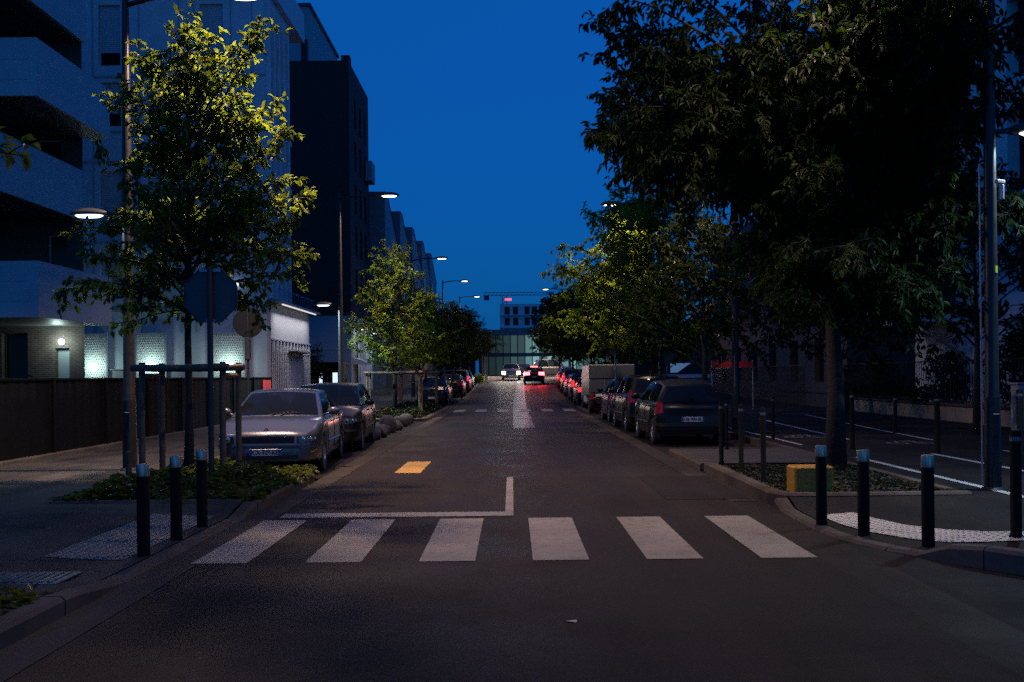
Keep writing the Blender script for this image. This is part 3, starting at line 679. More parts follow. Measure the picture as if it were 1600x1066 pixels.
nl = lamp(6.17, 12.8, -1, 'thick lamp post on the right carrying a small yellow sticker', arm=2.0, power=230, pedp=120, pedz=4.62, r=.084, pedlen=.8)
b = MB(); b.lathe([(.1245, 2.96), (.1235, 3.03)], 20); 
st = MB(); st.grid(lambda u, v: (.083*math.sin(u), -.083*math.cos(u), 2.80+.09*v), [.15+.1*i for i in range(7)], [0, 1]); st.build('sticker', mat('yellow sticker', (.65, .75, .03), .5), nl)
st = MB(); st.box((.06, -.14, 3.95), (.16, .05, .05), .5, .01); st.box((.09, -.12, 3.82), (.05, .06, .2), .5, .01); st.build('bracket', GALV, nl)
st = MB(); st.tube([(-.15, -.03, .1), (-.15, -.03, 4.2)], .012, 6); st.build('cable', GALV, nl)
lamp(5.95, 26.5, -1, 'lamp post on the right whose lamp flickers through the big tree leaves', H=7.95, arm=2.0, power=210, ped=False)
lamp(5.9, 39.5, -1, 'lamp post on the right hidden among the dark trees', H=8.3, power=420, ped=False)
lamp(5.9, 74, -1, 'lamp post on the right behind the parked cars', H=8.5, ped=False)
lamp(5.4, 102, -1, 'far lamp on the right peeping out of the last dark tree', H=9.0, arm=2.4, power=1300, ped=False)
lamp(-6.5, -6.5, 1, 'lamp post on the left standing behind the camera', power=100, pedp=12)

# ------------------------------------------------------------------ signs
sg = empty('stop_sign', (-4.30, 14.2, .1), 0, 'back of an octagonal grey stop sign on a thin pole before the tree', 'road sign')
SPOLE = mat('dark sign pole', (.03, .032, .036), .5, .2)
b = MB(); b.tube([(0, 0, 0), (0, 0, 3.15)], .041, 12); b.build('pole', SPOLE, sg, smooth='auto')
oc = [(.405*math.cos(R(22.5+45*k)), .405*math.sin(R(22.5+45*k))) for k in range(8)]
b = MB(); b.prism_m(oc, .025, Matrix.Translation((0, .05, 2.74))); 
for k in range(8):
    a, c = oc[k], oc[(k+1) % 8]; b.tube([(a[0], .045, 2.74+a[1]), (c[0], .045, 2.74+c[1])], .012, 5)
b.build('panel', mat('aluminium sign back', (.07, .078, .09), .5, .4, var=.15, scale=5), sg)
for z, w_ in ((3.10, .30), (2.38, .12)):
    b = MB(); b.box((0, .035, z), (w_, .03, .05)); b.build('clamp', GALV, sg)
sg = empty('round_road_sign', (-5.83, 22, .1), 0, 'round sign seen from behind on a thin pole, dark disc left of the garage', 'road sign')
b = MB(); b.tube([(0, 0, 0), (0, 0, 3.1)], .03, 10); b.build('pole', SPOLE, sg, smooth='auto')
b = MB(); b.lathe([(0, -.012), (.32, -.012), (.335, 0), (.32, .012), (0, .012)], 32)
b.v = [(v[0], .045+v[2], 2.78+v[1]) for v in b.v]; b.build('panel', mat('dark sign back', (.015, .017, .02), .5, .3), sg, smooth='auto')
b = MB(); b.box((0, 0, 2.2), (.12, .12, .5), 0, .02); b.build('control_box', LAMPH, sg)
sg = empty('triangular_road_sign', (3.95, 38, .1), 0, 'triangular road sign seen from behind under the right trees', 'road sign')
b = MB(); b.tube([(0, 0, 0), (0, 0, 2.95)], .03, 10); b.build('pole', GALV, sg, smooth='auto')
b = MB(); b.prism_m([(-.38, 2.3), (.38, 2.3), (.03, 2.96), (-.03, 2.96)], .02, Matrix.Translation((0, .04, 0)))
for q in ((-.36, 2.3, .36, 2.3), (.36, 2.3, 0, 2.95), (-.36, 2.3, 0, 2.95)): b.tube([(q[0], .035, q[1]), (q[2], .035, q[3])], .016, 5)
b.build('panel', mat('brown sign back', (.10, .085, .08), .5, .3), sg)

# ------------------------------------------------------------------ small street things
yb = empty('concrete_block', (3.8, 12.75, .1), .05, 'yellow painted concrete block with worn paint in the right bed', 'concrete block')
b = MB(); b.box((0, 0, .18), (.5, .34, .36), 0, .02); b.build('block', worn_paint('worn yellow block paint', (.50, .24, .015), (.07, .06, .05), .75), yb)
b = MB(); b.tube([(.04, -.175, .26), (.06, -.21, .22), (.06, -.21, .14), (.04, -.175, .1)], .012, 6); b.build('lifting_ring', LAMPH, yb, smooth=True)
STONE = mat('pale boulder', (.06, .055, .054), .9, var=.3, scale=5, bump=.6, bscale=12)
nm = ['nearest the parked cars', 'second from the parked cars', 'a broad flat', 'a tall', 'a rounded', 'a small', 'a long', 'a squat', 'farthest from the parked cars']
lb = ['pale boulder next to the wheel of the dark estate car', 'pale boulder second from the dark estate car', 'broad flat boulder in the left kerb row', 'tallest boulder in the row along the left kerb', 'rounded boulder in the middle of the kerb row', 'smallest boulder of the row along the left kerb', 'long boulder towards the far end of the kerb row', 'squat boulder last but one in the kerb row', 'last boulder of the row next to the planted bed']
for k in range(9):
    r2 = random.Random(80+k); b = MB(); sx, sy, sz = r2.uniform(.22, .3), r2.uniform(.34, .46), (.34 if k == 3 else r2.uniform(.15, .24))
    if k == 5: sx, sy, sz = .2, .3, .17
    ph = [r2.uniform(0, 6) for _ in range(4)]
    def fn(u, v):
        a = 2*math.pi*u; p = -math.pi/2+math.pi*v
        q = 1+.16*math.sin(3*a+ph[0])*math.cos(p)+.12*math.sin(5*a+ph[1]+3*p)*math.cos(p)+.06*math.sin(9*a+ph[2]-5*p)*math.cos(p)
        return (sx*q*math.cos(p)*math.cos(a), sy*q*math.cos(p)*math.sin(a), sz*.62+sz*math.sin(p)*q*.9)
    b.grid(fn, [i/18 for i in range(19)], [j/10 for j in range(11)])
    o = b.build('boulder', STONE, smooth=True, loc=(-3.72+.03*math.sin(k*2), 26.2+1.12*k, 0)); tag(o, lb[k], 'boulder', 'boulders along the left kerb')
dc = empty('drain_cover', (-3.95, 8.05, zL(-3.95, 8.05)+.004), 0, 'metal drain cover in the pavement by the lower left bed', 'drain cover')
b = MB(); b.box((0, 0, .006), (.7, .5, .02), 0, .005); b.build('frame', mat('worn cast iron', (.2, .2, .21), .3, .9, var=.3), dc)
b = MB()
for k in range(9): b.box((-.28+.07*k, 0, .02), (.03, .4, .012), 0, .003)
b.build('grate', mat('worn cast iron', (.2, .2, .21)), dc)
b = MB(); b.grid(lambda u, v: (.38+u, 6.63+v, .012+.004*math.sin(u*60)*math.sin(v*50)), frange(-.035, .035, .014), frange(-.02, .02, .01))
tag(b.build('paper_scrap', mat('dirty paper', (.6, .5, .4), .8)), 'small crumpled paper scrap lying on the road in front', 'litter')

# ------------------------------------------------------------------ walls with real openings
def wall(b, mp, u0, u1, z0, z1, holes, depth):
    us = sorted(set([u0, u1]+[h[0] for h in holes]+[h[1] for h in holes])); zs = sorted(set([z0, z1]+[h[2] for h in holes]+[h[3] for h in holes]))
    us = [u for u in us if u0 <= u <= u1]; zs = [z for z in zs if z0 <= z <= z1]
    for i in range(len(us)-1):
        for j in range(len(zs)-1):
            cu, cz = (us[i]+us[i+1])/2, (zs[j]+zs[j+1])/2
            if any(h[0] < cu < h[1] and h[2] < cz < h[3] for h in holes): continue
            b.quad(mp(us[i], 0, zs[j]), mp(us[i+1], 0, zs[j]), mp(us[i+1], 0, zs[j+1]), mp(us[i], 0, zs[j+1]))
    for h in holes:
        a, c, e, f = h[:4]
        b.quad(mp(a, 0, e), mp(c, 0, e), mp(c, depth, e), mp(a, depth, e)); b.quad(mp(a, 0, f), mp(a, depth, f), mp(c, depth, f), mp(c, 0, f))
        b.quad(mp(a, 0, e), mp(a, depth, e), mp(a, depth, f), mp(a, 0, f)); b.quad(mp(c, 0, e), mp(c, 0, f), mp(c, depth, f), mp(c, depth, e))
def pbox(b, mp, u0, u1, d0, d1, z0, z1):
    p = [mp(u, d, z) for z in (z0, z1) for d in (d0, d1) for u in (u0, u1)]; i = b.pts(p)
    for q in ((0, 2, 3, 1), (4, 5, 7, 6), (0, 1, 5, 4), (2, 6, 7, 3), (0, 4, 6, 2), (1, 3, 7, 5)): b.face(*[i+k for k in q])
def front(y): return lambda u, d, z: (u, y+d, z)          # faces the camera
def side_l(x): return lambda u, d, z: (x-d, u, z)         # on the left, faces the street
def side_r(x): return lambda u, d, z: (x+d, u, z)         # on the right, faces the street
def windows(root, mp, holes, depth, frame=FRAMEM, pane=WGLASS, shut=0, name='window', fr=.05):
    for h in holes:
        u0, u1, z0, z1 = h[:4]; s = h[4] if len(h) > 4 else shut; b = MB(); d0, d1 = depth-.09, depth-.02
        pbox(b, mp, u0, u0+fr, d0, d1, z0, z1); pbox(b, mp, u1-fr, u1, d0, d1, z0, z1); pbox(b, mp, u0+fr, u1-fr, d0, d1, z0, z0+fr); pbox(b, mp, u0+fr, u1-fr, d0, d1, z1-fr, z1)
        if u1-u0 > 1.2: pbox(b, mp, (u0+u1)/2-.025, (u0+u1)/2+.025, d0, d1, z0+fr, z1-fr)
        w = b.build(name, frame, root)
        b = MB(); b.quad(mp(u0, depth-.04, z0), mp(u1, depth-.04, z0), mp(u1, depth-.04, z1), mp(u0, depth-.04, z1)); b.build('pane', pane, w)
        if s > 0:
            b = MB(); zz = z1-(z1-z0)*s; n = max(3, int((z1-zz)/.09))
            for k in range(n):
                a, c = zz+(z1-zz)*k/n, zz+(z1-zz)*(k+1)/n
                b.quad(mp(u0+.03, depth-.115, a), mp(u1-.03, depth-.115, a), mp(u1-.03, depth-.13, (a+c)/2), mp(u0+.03, depth-.13, (a+c)/2)); b.quad(mp(u0+.03, depth-.13, (a+c)/2), mp(u1-.03, depth-.13, (a+c)/2), mp(u1-.03, depth-.115, c), mp(u0+.03, depth-.115, c))
            b.build('shutter', SHUT, w)
def wall_light(root, p, nrm, power, col, glowm, r=.11, name='wall_light'):
    b = MB(); n = Vector(nrm); u = Vector((-n.y, n.x, 0)); pp = Vector(p)
    h = b.pts([]); 
    ang = [2*math.pi*j/16 for j in range(16)]
    a = b.pts([pp+u*r*math.cos(t)+Vector((0, 0, r*math.sin(t))) for t in ang]); c = b.pts([pp+n*.05+u*r*math.cos(t)+Vector((0, 0, r*math.sin(t))) for t in ang]); e = b.pts([pp+n*.09+u*r*.6*math.cos(t)+Vector((0, 0, r*.6*math.sin(t))) for t in ang])
    for j in range(16): b.face(a+j, a+(j+1) % 16, c+(j+1) % 16, c+j); b.face(c+j, c+(j+1) % 16, e+(j+1) % 16, e+j)
    b.face(*[e+j for j in range(16)]); b.build(name, glowm, root, smooth=True)
    l = bpy.data.lights.new('wall_lamp_light', 'POINT'); l.energy = power; l.color = col; l.shadow_soft_size = .08
    o = bpy.data.objects.new('wall_lamp_light', l); COL.objects.link(o); o.parent = root; o.location = pp+n*.34
GL_TEAL = glow('lit wall lamp', (.8, 1, .96), 6)

# --- pale apartment building, left middle
B = empty('apartment_building', (0, 0, 0), 0, 'pale clad apartment building with roller shutters and lit perforated panels behind the near tree', 'building')
fm = front(45.0); sm_ = side_l(-11.05)
hw = [(-18.55, -17.55, 15.85, 18.6, .78), (-18.55, -17.55, 13.1, 15.1, .7), (-18.55, -17.55, 8.2, 11.1, .85), (-18.55, -17.55, 5.3, 7.6, .95), (-13.95, -12.9, 15.85, 18.6, .8), (-13.95, -12.9, 13.1, 15.1, .75), (-13.95, -12.9, 8.2, 11.1, .8), (-13.95, -12.9, 5.3, 7.6, .8), (-16.4, -15.3, 8.2, 11.1, .85), (-16.4, -15.3, 13.1, 15.1, .6)]
hs = [(45.75+.95*k, 46.3+.95*k, z, z+2.3) for k in range(4) for z in (5.6, 8.4, 11.2, 13.6, 16.1)]
b = MB(); wall(b, fm, -24, -11.05, 0, 19.4, [h[:4] for h in hw], .25); wall(b, sm_, 45.0, 50.0, 5.05, 19.4, hs, .3)
b.quad((-24, 50, 5), (-11.05, 50, 5), (-11.05, 50, 19.4), (-24, 50, 19.4)); b.quad((-24, 45, 19.4), (-11.05, 45, 19.4), (-11.05, 50, 19.4), (-24, 50, 19.4)); b.build('wall', PALEW, B)
windows(B, fm, hw, .25); windows(B, sm_, hs, .3, DKFRAME)
b = MB()
for z in (4.75, 7.85, 11.5, 12.85, 15.35): pbox(b, fm, -24, -11.0, -.035, .0, z-.05, z+.05)
for x in (-19.45, -18.8, -17.25, -16.7, -14.9, -14.2, -12.55, -11.6): pbox(b, fm, x-.02, x+.02, -.03, .0, 3.75, 19.3)
b.build('cladding_joint', TRIMW, B)
b = MB()
for k in range(5): pbox(b, sm_, 45.35+.95*k, 45.6+.95*k, -.16, -.002, 5.3, 18.9)
for z in (8.1, 10.95, 13.35): pbox(b, sm_, 45.0, 50.0, -.1, -.004, z-.12, z+.12)
b.build('facade_fin', PALEW, B)
b = MB(); b.box((-17.4, 48.6, 20.1), (13.2, 8.2, 1.5)); b.build('roof', PALEW, B)
# ground floor
b = MB(); b.box((-11.6, 49.35, 2.55), (1.4, 8.5, 5.0))
b.build('garage', WHITEW, B)
b = MB()
for k in range(24): b.box((-10.88, 45.25+.36*k, 1.65), (.06, .10, 3.3), 0, .01)
for k in range(12): b.box((-10.86, 45.4+.7*k, 3.15), (.1, .12, .6), 0, .01)
b.box((-10.86, 49.35, 3.42), (.1, 8.5, .06)); b.build('facade_rib', WHITEW, B)
b = MB(); b.box((-10.895, 49.35, 1.65), (.02, 8.46, 3.26)); b.build('rib_backing', DKCLAD, B)
b = MB(); b.box((-10.45, 49.3, 5.01), (.08, 7.6, .05), 0, .01); b.build('wall_light', glow('added strip light', (1, .95, .96), .8), B); area(B, (-10.42, 49.3, 4.97), .06, 7.6, 150, (1, .93, .95), (0, R(-30), 0), 175)  # strip and area light added under the ledge to brighten the garage wall
b = MB(); b.box((-10.93, 49.9, 1.5), (.1, 3.2, 2.7)); b.build('garage_door', SHUT, B)
b = MB(); b.box((-10.65, 49.9, 2.93), (.55, 3.4, .1), 0, .02); b.build('canopy', DKFRAME, B)
b = MB(); b.box((-11.15, 49.4, 5.09), (1.7, 8.6, .1)); b.build('ledge', TRIMW, B)
b = MB()
for k in range(18): b.tube([(-10.6, 45.6+.45*k, 5.15), (-10.6, 45.6+.45*k, 5.75)], .012, 5)
b.tube([(-10.6, 45.4, 5.75), (-10.6, 53.5, 5.75)], .018, 5); b.build('railing', GALV, B)
PERF = mat('perforated pale panel', (.55, .58, .56), .55, var=.06)
for (x0, x1) in ((-19.4, -18.3), (-16.85, -15.65), (-13.4, -12.1)):
    b = MB(); b.box(((x0+x1)/2, 44.93, 1.9), (x1-x0, .06, 3.5))
    nx = int((x1-x0)/.1)
    for i in range(nx):
        for j in range(30):
            c = (x0+.06+i*.1+(.05 if j % 2 else 0), 44.895, .35+.11*j)
            p = b.pts([(c[0]-.03, c[1], c[2]), (c[0], c[1], c[2]-.03), (c[0]+.03, c[1], c[2]), (c[0], c[1], c[2]+.03), (c[0], c[1]-.03, c[2]+.012)])
            for q in range(4): b.face(p+q, p+(q+1) % 4, p+4)
    o = b.build('perforated_panel', PERF, B)
    wall_light(B, ((x0+x1)/2-.0, 44.86, 2.25), (0, -1, 0), 34, TEAL, GL_TEAL, .2)
    b = MB(); b.box((x0-.04, 44.9, 1.9), (.08, .12, 3.55)); b.box((x1+.04, 44.9, 1.9), (.08, .12, 3.55)); b.box(((x0+x1)/2, 44.9, 3.7), (x1-x0+.16, .12, .08)); b.build('panel_frame', TRIMW, B)
for x0, x1 in ((-18.2, -17.0), (-15.5, -13.6)):
    b = MB(); b.box(((x0+x1)/2, 44.96, 1.0), (x1-x0, .05, 2.1)); b.box(((x0+x1)/2, 44.93, 2.1), (x1-x0, .1, .05)); b.build('ground_floor_panel', TRIMW, B)
wall_light(B, (-12.4, 44.95, 5.9), (0, -1, 0), .8, COOL, GL_COOL, .07)

# --- brick building with white balconies, far left
B = empty('brick_apartment_building', (0, 0, 0), 0, 'brown brick apartment building with large white balconies at the far left', 'building')
fm = front(32.4); hb = [(-15.1, -14.45, 4.1, 6.4), (-17.5, -16.3, 7.4, 9.6), (-15.4, -14.6, 7.3, 9.5), (-15.9, -14.6, 10.2, 12.4), (-14.85, -14.4, .1, 2.7), (-16.6, -15.75, .1, 3.2), (-18.2, -17.2, .1, 3.2)]
b = MB(); wall(b, fm, -32, -13.9, 0, 20, hb, .28); b.quad((-13.9, 32.4, 0), (-16.4, 37, 0), (-16.4, 37, 20), (-13.9, 32.4, 20))
b.quad((-32, 37, 0), (-16.4, 37, 0), (-16.4, 37, 20), (-32, 37, 20)); b.quad((-32, 32.4, 20), (-13.9, 32.4, 20), (-16.4, 37, 20), (-32, 37, 20)); b.build('wall', BRICKM, B)
windows(B, fm, hb[:4], .28, FRAMEM); windows(B, fm, hb[5:], .28, DKFRAME, name='glass_door')
b = MB(); b.quad(fm(-14.85, .2, .1), fm(-14.4, .2, .1), fm(-14.4, .2, 2.7), fm(-14.85, .2, 2.7)); pbox(b, fm, -14.83, -14.42, .1, .19, .75, 1.25)
b.build('door', mat('steel door', (.45, .5, .5), .35, .4), B)
def balcony(x1, y0, z0, z1, xl=-26):
    m = MB()
    m.box((x1-.06, (y0+32.38)/2, (z0+z1)/2), (.12, 32.38-y0, z1-z0)); m.box(((x1+xl)/2-.12, y0+.06, (z0+z1)/2), (x1-xl, .12, z1-z0))
    o = m.build('balcony', PANELW, B)
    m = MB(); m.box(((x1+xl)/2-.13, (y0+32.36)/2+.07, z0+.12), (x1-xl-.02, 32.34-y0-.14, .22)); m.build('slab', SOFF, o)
    m = MB()
    for k in range(1, 6): m.box((x1-.4-1.25*k, y0-.006, (z0+z1)/2), (.03, .012, z1-z0-.02))
    m.box(((x1+xl)/2-.1, y0-.005, z0+.45), (x1-xl-.3, .01, .02)); m.box(((x1+xl)/2-.1, y0-.005, z0+1.0), (x1-xl-.3, .01, .02)); m.build('panel_joint', TRIMW, o)
balcony(-13.0, 27.4, 3.40, 4.95); balcony(-13.9, 25.6, 6.84, 8.46); balcony(-13.0, 27.4, 9.5, 11.1); balcony(-13.75, 26.0, 12.6, 14.2)
wall_light(B, (-14.62, 32.36, 2.9), (0, -1, 0), 30, TEAL, GL_TEAL, .1)
for x in (-13.5,): wall_light(B, (x, 33.2, 2.5), (1, 0, 0), .1, TEAL, GL_TEAL, .05) if False else None
# --- charcoal fence
F_ = empty('sheet_metal_fence', (-9.3, 0, 0), 0, 'long charcoal sheet metal fence along the left pavement', 'fence')
b = MB(); n = 0
ys = frange(2, 38.4, .1)
def fx(v): return .004 if int(round(v/.1)) % 4 < 2 else -.004
b.grid(lambda u, v: (fx(v), v, .16+(1.5)*u), [0, 1], ys); b.build('sheet', FENCEM, F_)
b = MB(); b.box((0, 20.2, 1.67), (.09, 36.4, .05), 0, .01); b.build('top_rail', FENCEM, F_)
b = MB(); b.box((0, 20.2, .11), (.22, 36.4, .16), 0, .02); b.build('plinth', CONC, F_)
for y in frange(2, 38.2, 2.6):
    b = MB(); b.box((.05, y, .9), (.06, .07, 1.6), 0, .01); b.build('fence_post', FENCEM, F_)
b = MB(); b.box((.045, 37.6, 1.28), (.02, 1.3, .6)); b.build('red_panel', mat('dark red panel', (.30, .02, .02), .5), F_)

# --- dark building
B = empty('dark_apartment_building', (0, 0, 0), 0, 'tall dark brown building with a pale blue ground floor, left of the sky', 'building')
fm = front(68.0); sd = side_l(-10.95)
hs = [(70.2+2.3*k, 71.1+2.3*k, z, z+2.1) for k in range(3) for z in (7.2, 10.2, 13.2, 16.2, 19.2)]
b = MB(); wall(b, fm, -24, -10.95, 5.9, 23.3, [], .2); wall(b, sd, 68, 77.2, 5.9, 23.3, hs, .22); b.quad((-24, 77.2, 5.9), (-10.95, 77.2, 5.9), (-10.95, 77.2, 23.3), (-24, 77.2, 23.3)); b.quad((-24, 68, 23.3), (-10.95, 68, 23.3), (-10.95, 77.2, 23.3), (-24, 77.2, 23.3)); b.build('wall', DKCLAD, B)
windows(B, sd, hs, .22, DKFRAME)
b = MB(); b.box((-17.5, 68.2, 3.3), (13.0, .3, 5.2)); b.build('ground_floor_wall', BLUEW, B)
b = MB()
pbox(b, front(68.05), -24, -10.97, -.03, .0, 3.55, 3.65); b.build('wall_band', TRIMW, B)
b = MB(); b.box((-11.1, 69.6, 3.3), (.28, 3.0, 5.2)); b.build('shop_wall', GREENW, B)
b = MB()
for k in range(9): b.box((-10.98, 71.5+.75*k, 3.2), (.24, .42, 5.3), 0, .02)
b.build('shop_pillar', WHITEW, B)
b = MB()
b.quad((-11.25, 71, .2), (-11.25, 77.2, .2), (-11.25, 77.2, 5.8), (-11.25, 71, 5.8)); b.build('shop_glass', mat('lit shop glass', (.1, .12, .12), .2, emit=(.75, .95, 1), estr=.5), B)
b = MB(); b.tube([(-10.86, 69.9, .3), (-10.86, 69.9, 5.8)], .05, 8); b.build('downpipe', DKFRAME, B)
b = MB(); b.prism_m([(0, 0), (1.1, -.35), (1.1, -.5), (0, -.45)], 2.2, Matrix.Translation((-10.94, 68.6, 3.0))); b.build('awning', WHITEW, B)
b = MB(); b.box((-10.7, 76.2, 16.6), (.5, 1.9, .15)); b.box((-10.48, 76.2, 17.35), (.05, 1.9, 1.3)); b.box((-10.7, 75.28, 17.35), (.4, .05, 1.3)); b.build('balcony', BLUEW, B)
b = MB(); b.box((-11.6, 71, 23.9), (.6, .8, 1.2)); b.build('chimney', DKCLAD, B)
for y, z, p in ((70, 5.0, 14), (74.2, 5.2, 22), (77.0, 5.0, 20)):
    b = MB(); b.box((-10.55, y, z), (.4, .12, .05)); o = b.build('wall_light', GL_COOL, B); area(B, (-10.4, y, z-.06), .3, .2, p, (.85, 1, .96), (0, R(38), 0))
# --- cyan upper block far behind
B = empty('tower_building', (0, 0, 0), 0, 'pale blue tower block rising behind the dark building', 'building')
b = MB(); b.box((-22, 86.5, 16), (12, 13, 31)); b.build('wall', BLUEW, B)
b = MB(); b.box((-22, 86.5, 31.6), (12.3, 13.3, .25)); b.build('roof', DKFRAME, B)
b = MB(); b.box((-16.4, 79.95, 27.6), (.5, .12, 2.4)); b.box((-15.97, 86.0, 25.4), (.1, 1.2, 2.4)); b.build('window', WGLASS, B)
# --- row of sawtooth houses
for k in range(5):
    y0 = 78.6+10.2*k; z0 = gz(y0)
    B = empty('sawtooth_house', (-10.0+bx(y0)*.4, y0, z0), 0, ['house with blue window under the first sawtooth gable beyond the dark building', 'second sawtooth gabled house in the left row', 'third sawtooth gabled house in the left row', 'fourth sawtooth gabled house in the left row', 'last sawtooth gabled house, mostly behind the trees'][k], 'house', 'row of sawtooth houses')
    b = MB(); H1, H0 = 15.6-.2*k, 12.0; D = 9.6
    pr = [(0, 0), (0, H1), (1.6, H1), (D, H0), (D, 0)]   # y, z profile
    a = b.pts([(0, y, z) for y, z in pr]); c = b.pts([(-12, y, z) for y, z in pr])
    b.face(*[a+i for i in range(5)]); b.face(*[c+i for i in range(5)][::-1]); b.face(a, c, c+1, a+1); b.face(a+4, a+3, c+3, c+4)
    b.build('wall', ZINC if k < 9 else DKCLAD, B)
    b = MB(); b.quad((.05, -.05, H1+.02), (-12, -.05, H1+.02), (-12, 1.6, H1+.02), (.05, 1.6, H1+.02)); b.quad((.05, 1.6, H1+.02), (-12, 1.6, H1+.02), (-12, D, H0+.02), (.05, D, H0+.02)); b.build('roof', DKFRAME, B)
    b = MB(); b.box((.03, D/2, 4.9), (.06, D, 9.6)); b.build('street_cladding', DKCLAD, B)
    for z in (4.4, 7.4, 10.4):
        w = MB(); w.box((.09, 1.6, z), (.08, 1.5, 1.9)); o = w.build('window', FRAMEM, B); w = MB(); w.box((.135, 1.6, z), (.01, 1.3, 1.7)); w.build('pane', mat('pale blue blind', (.28, .38, .44), .3), o); w = MB(); w.box((.2, 1.6, z-1.02), (.3, 1.6, .06)); w.build('sill', FRAMEM, o)  # panes in one even pale blue
# --- small kiosk with lit slits behind the shrub
B = empty('kiosk', (-13.0, 62.5, 0), 0, 'low dark kiosk with narrow lit windows beyond the garage', 'kiosk')
b = MB(); b.box((0, 1, 1.3), (4.6, 2, 2.4)); b.build('wall', FENCEM, B)
b = MB(); b.box((0, 1, 2.55), (4.9, 2.3, .12)); b.build('roof', FENCEM, B)
for x, w_ in ((-.55, .25), (-.25, .12), (1.0, .18), (1.9, .3)):
    b = MB(); b.box((x, -.02, 1.55), (w_, .04, .8)); b.build('window', glow('lit kiosk window', (.65, .9, 1), 1.2), B)

# --- right side buildings
B = empty('rendered_apartment_building', (0, 0, 0), 0, 'pale rendered apartment building at the right edge with deep windows', 'building')
sr = side_r(15.0); hr = [(y0, y0+2.0, z, z+2.45) for y0 in (23.2, 28.0) for z in (.8, 3.95, 7.05, 10.3, 13.5)]+[(33.6, 35.6, z, z+2.3) for z in (3.6, 6.9, 10.1, 13.3)]
b = MB(); wall(b, sr, 18, 37, 0, 21, hr, .45); b.quad((15, 37, 0), (30, 37, 0), (30, 37, 21), (15, 37, 21)); b.quad((15, 18, 0), (30, 18, 0), (30, 18, 21), (15, 18, 21)); b.quad((15, 18, 21), (30, 18, 21), (30, 37, 21), (15, 37, 21)); b.build('wall', PALEW, B)
windows(B, sr, hr, .45, DKFRAME)
b = MB()
for z in (.6, 3.6, 6.8, 9.95, 13.2, 16.3): pbox(b, sr, 18, 33.2, -.012, .0, z-.02, z+.02)
b.build('joint_line', TRIMW, B)
for z in (3.4, 6.6, 9.8, 13.0):
    b = MB(); b.box((14.3, 34.8, z), (1.4, 3.2, .18)); o = b.build('balcony', PALEW, B)
    b = MB()
    for k in range(6): b.box((13.65, 34.8, z+.2+.18*k), (.04, 3.2, .06)); b.box((14.3, 33.25, z+.2+.18*k), (1.3, .04, .06))
    for y in (33.25, 34.8, 36.35): b.box((13.65, y, z+.6), (.05, .05, 1.1))
    b.build('railing', DKFRAME, o)
B = empty('apartment_building', (0, 0, 0), 0, 'dim grey apartment building seen in gaps between the right trees', 'building')
sr = side_r(13.8); hr = [(44+4*k, 45.4+4*k, z, z+2.0) for k in range(6) for z in (1.2, 4.2, 7.2)]
b = MB(); wall(b, sr, 41, 68, 0, 10.4, hr, .3); b.quad((13.8, 41, 0), (26, 41, 0), (26, 41, 10.4), (13.8, 41, 10.4)); b.quad((13.8, 41, 10.4), (26, 41, 10.4), (26, 68, 10.4), (13.8, 68, 10.4)); b.build('wall', mat('dim grey render', (.055,.06,.068), .7, var=.1), B)
windows(B, sr, hr, .3, DKFRAME)
B = empty('tall_apartment_building', (0, 0, 0), 0, 'tall dark building whose corner rises left of the big tree on the right', 'building')
sr = side_r(9.6); hr = [(91.5+2.6*k, 92.8+2.6*k, z, z+1.8) for k in range(3) for z in (5, 8, 11, 14)]
b = MB(); wall(b, sr, 90, 99, 0, 17.2, hr, .25); b.quad((9.6, 90, 0), (13, 90, 0), (13, 90, 17.2), (9.6, 90, 17.2)); b.quad((9.6, 90, 17.2), (13, 90, 17.2), (13, 99, 17.2), (9.6, 99, 17.2)); b.quad((13, 90, 0), (13, 99, 0), (13, 99, 17.2), (13, 90, 17.2)); b.quad((9.6, 99, 0), (13, 99, 0), (13, 99, 17.2), (9.6, 99, 17.2)); b.build('wall', DKCLAD, B)
windows(B, sr, hr, .25, DKFRAME)
# low concrete wall with railing, gate pillar and cabinet
lw = empty('low_concrete_wall', (13.45, 0, .1), 0, 'low weathered concrete wall with dark bar railing behind the cycle track', 'wall')
b = MB(); b.box((0, 30, .24), (.28, 22, .48), 0, .03); b.build('wall_body', worn_paint('weathered concrete wall', (.33, .28, .22), (.1, .085, .07), .6), lw)
b = MB(); b.box((0, 30, .52), (.34, 22, .08), 0, .02); b.build('coping', CONC, lw)
b = MB()
for k in range(120): b.box((0, 19.2+.18*k, 1.2), (.018, .018, 1.3))
b.box((0, 30, 1.86), (.04, 21.8, .04)); b.box((0, 30, .64), (.03, 21.8, .03)); b.build('railing', DKFRAME, lw)
gp = empty('gate_pillar', (12.5, 37.2, .1), 0, 'grey concrete gate pillar behind the big tree trunk', 'pillar')
b = MB(); b.box((0, 0, .8), (.32, .32, 1.6), 0, .02); b.build('shaft', CONC, gp)
b = MB(); b.box((0, 0, 1.64), (.4, .4, .08), 0, .02); b.build('cap', CONC, gp); b = MB(); b.box((-.05, -.17, 1.15), (.1, .04, .16), 0, .01); b.build('intercom', LAMPH, gp)
cb = empty('electric_cabinet', (12.75, 24.6, .1), 0, 'grey electric cabinet at the right edge behind the posts', 'cabinet')
b = MB(); b.box((0, 0, .62), (.7, .35, 1.15), 0, .02); b.build('housing', mat('grey cabinet paint', (.35, .36, .38), .5), cb)
b = MB(); b.box((0, 0, 1.22), (.76, .4, .05), 0, .01); b.build('roof', mat('grey cabinet paint', (.3, .3, .3)), cb); b = MB(); b.box((0, -.18, .62), (.6, .015, 1.0), 0, .004); b.build('door', mat('grey cabinet paint', (.3, .3, .3)), cb)
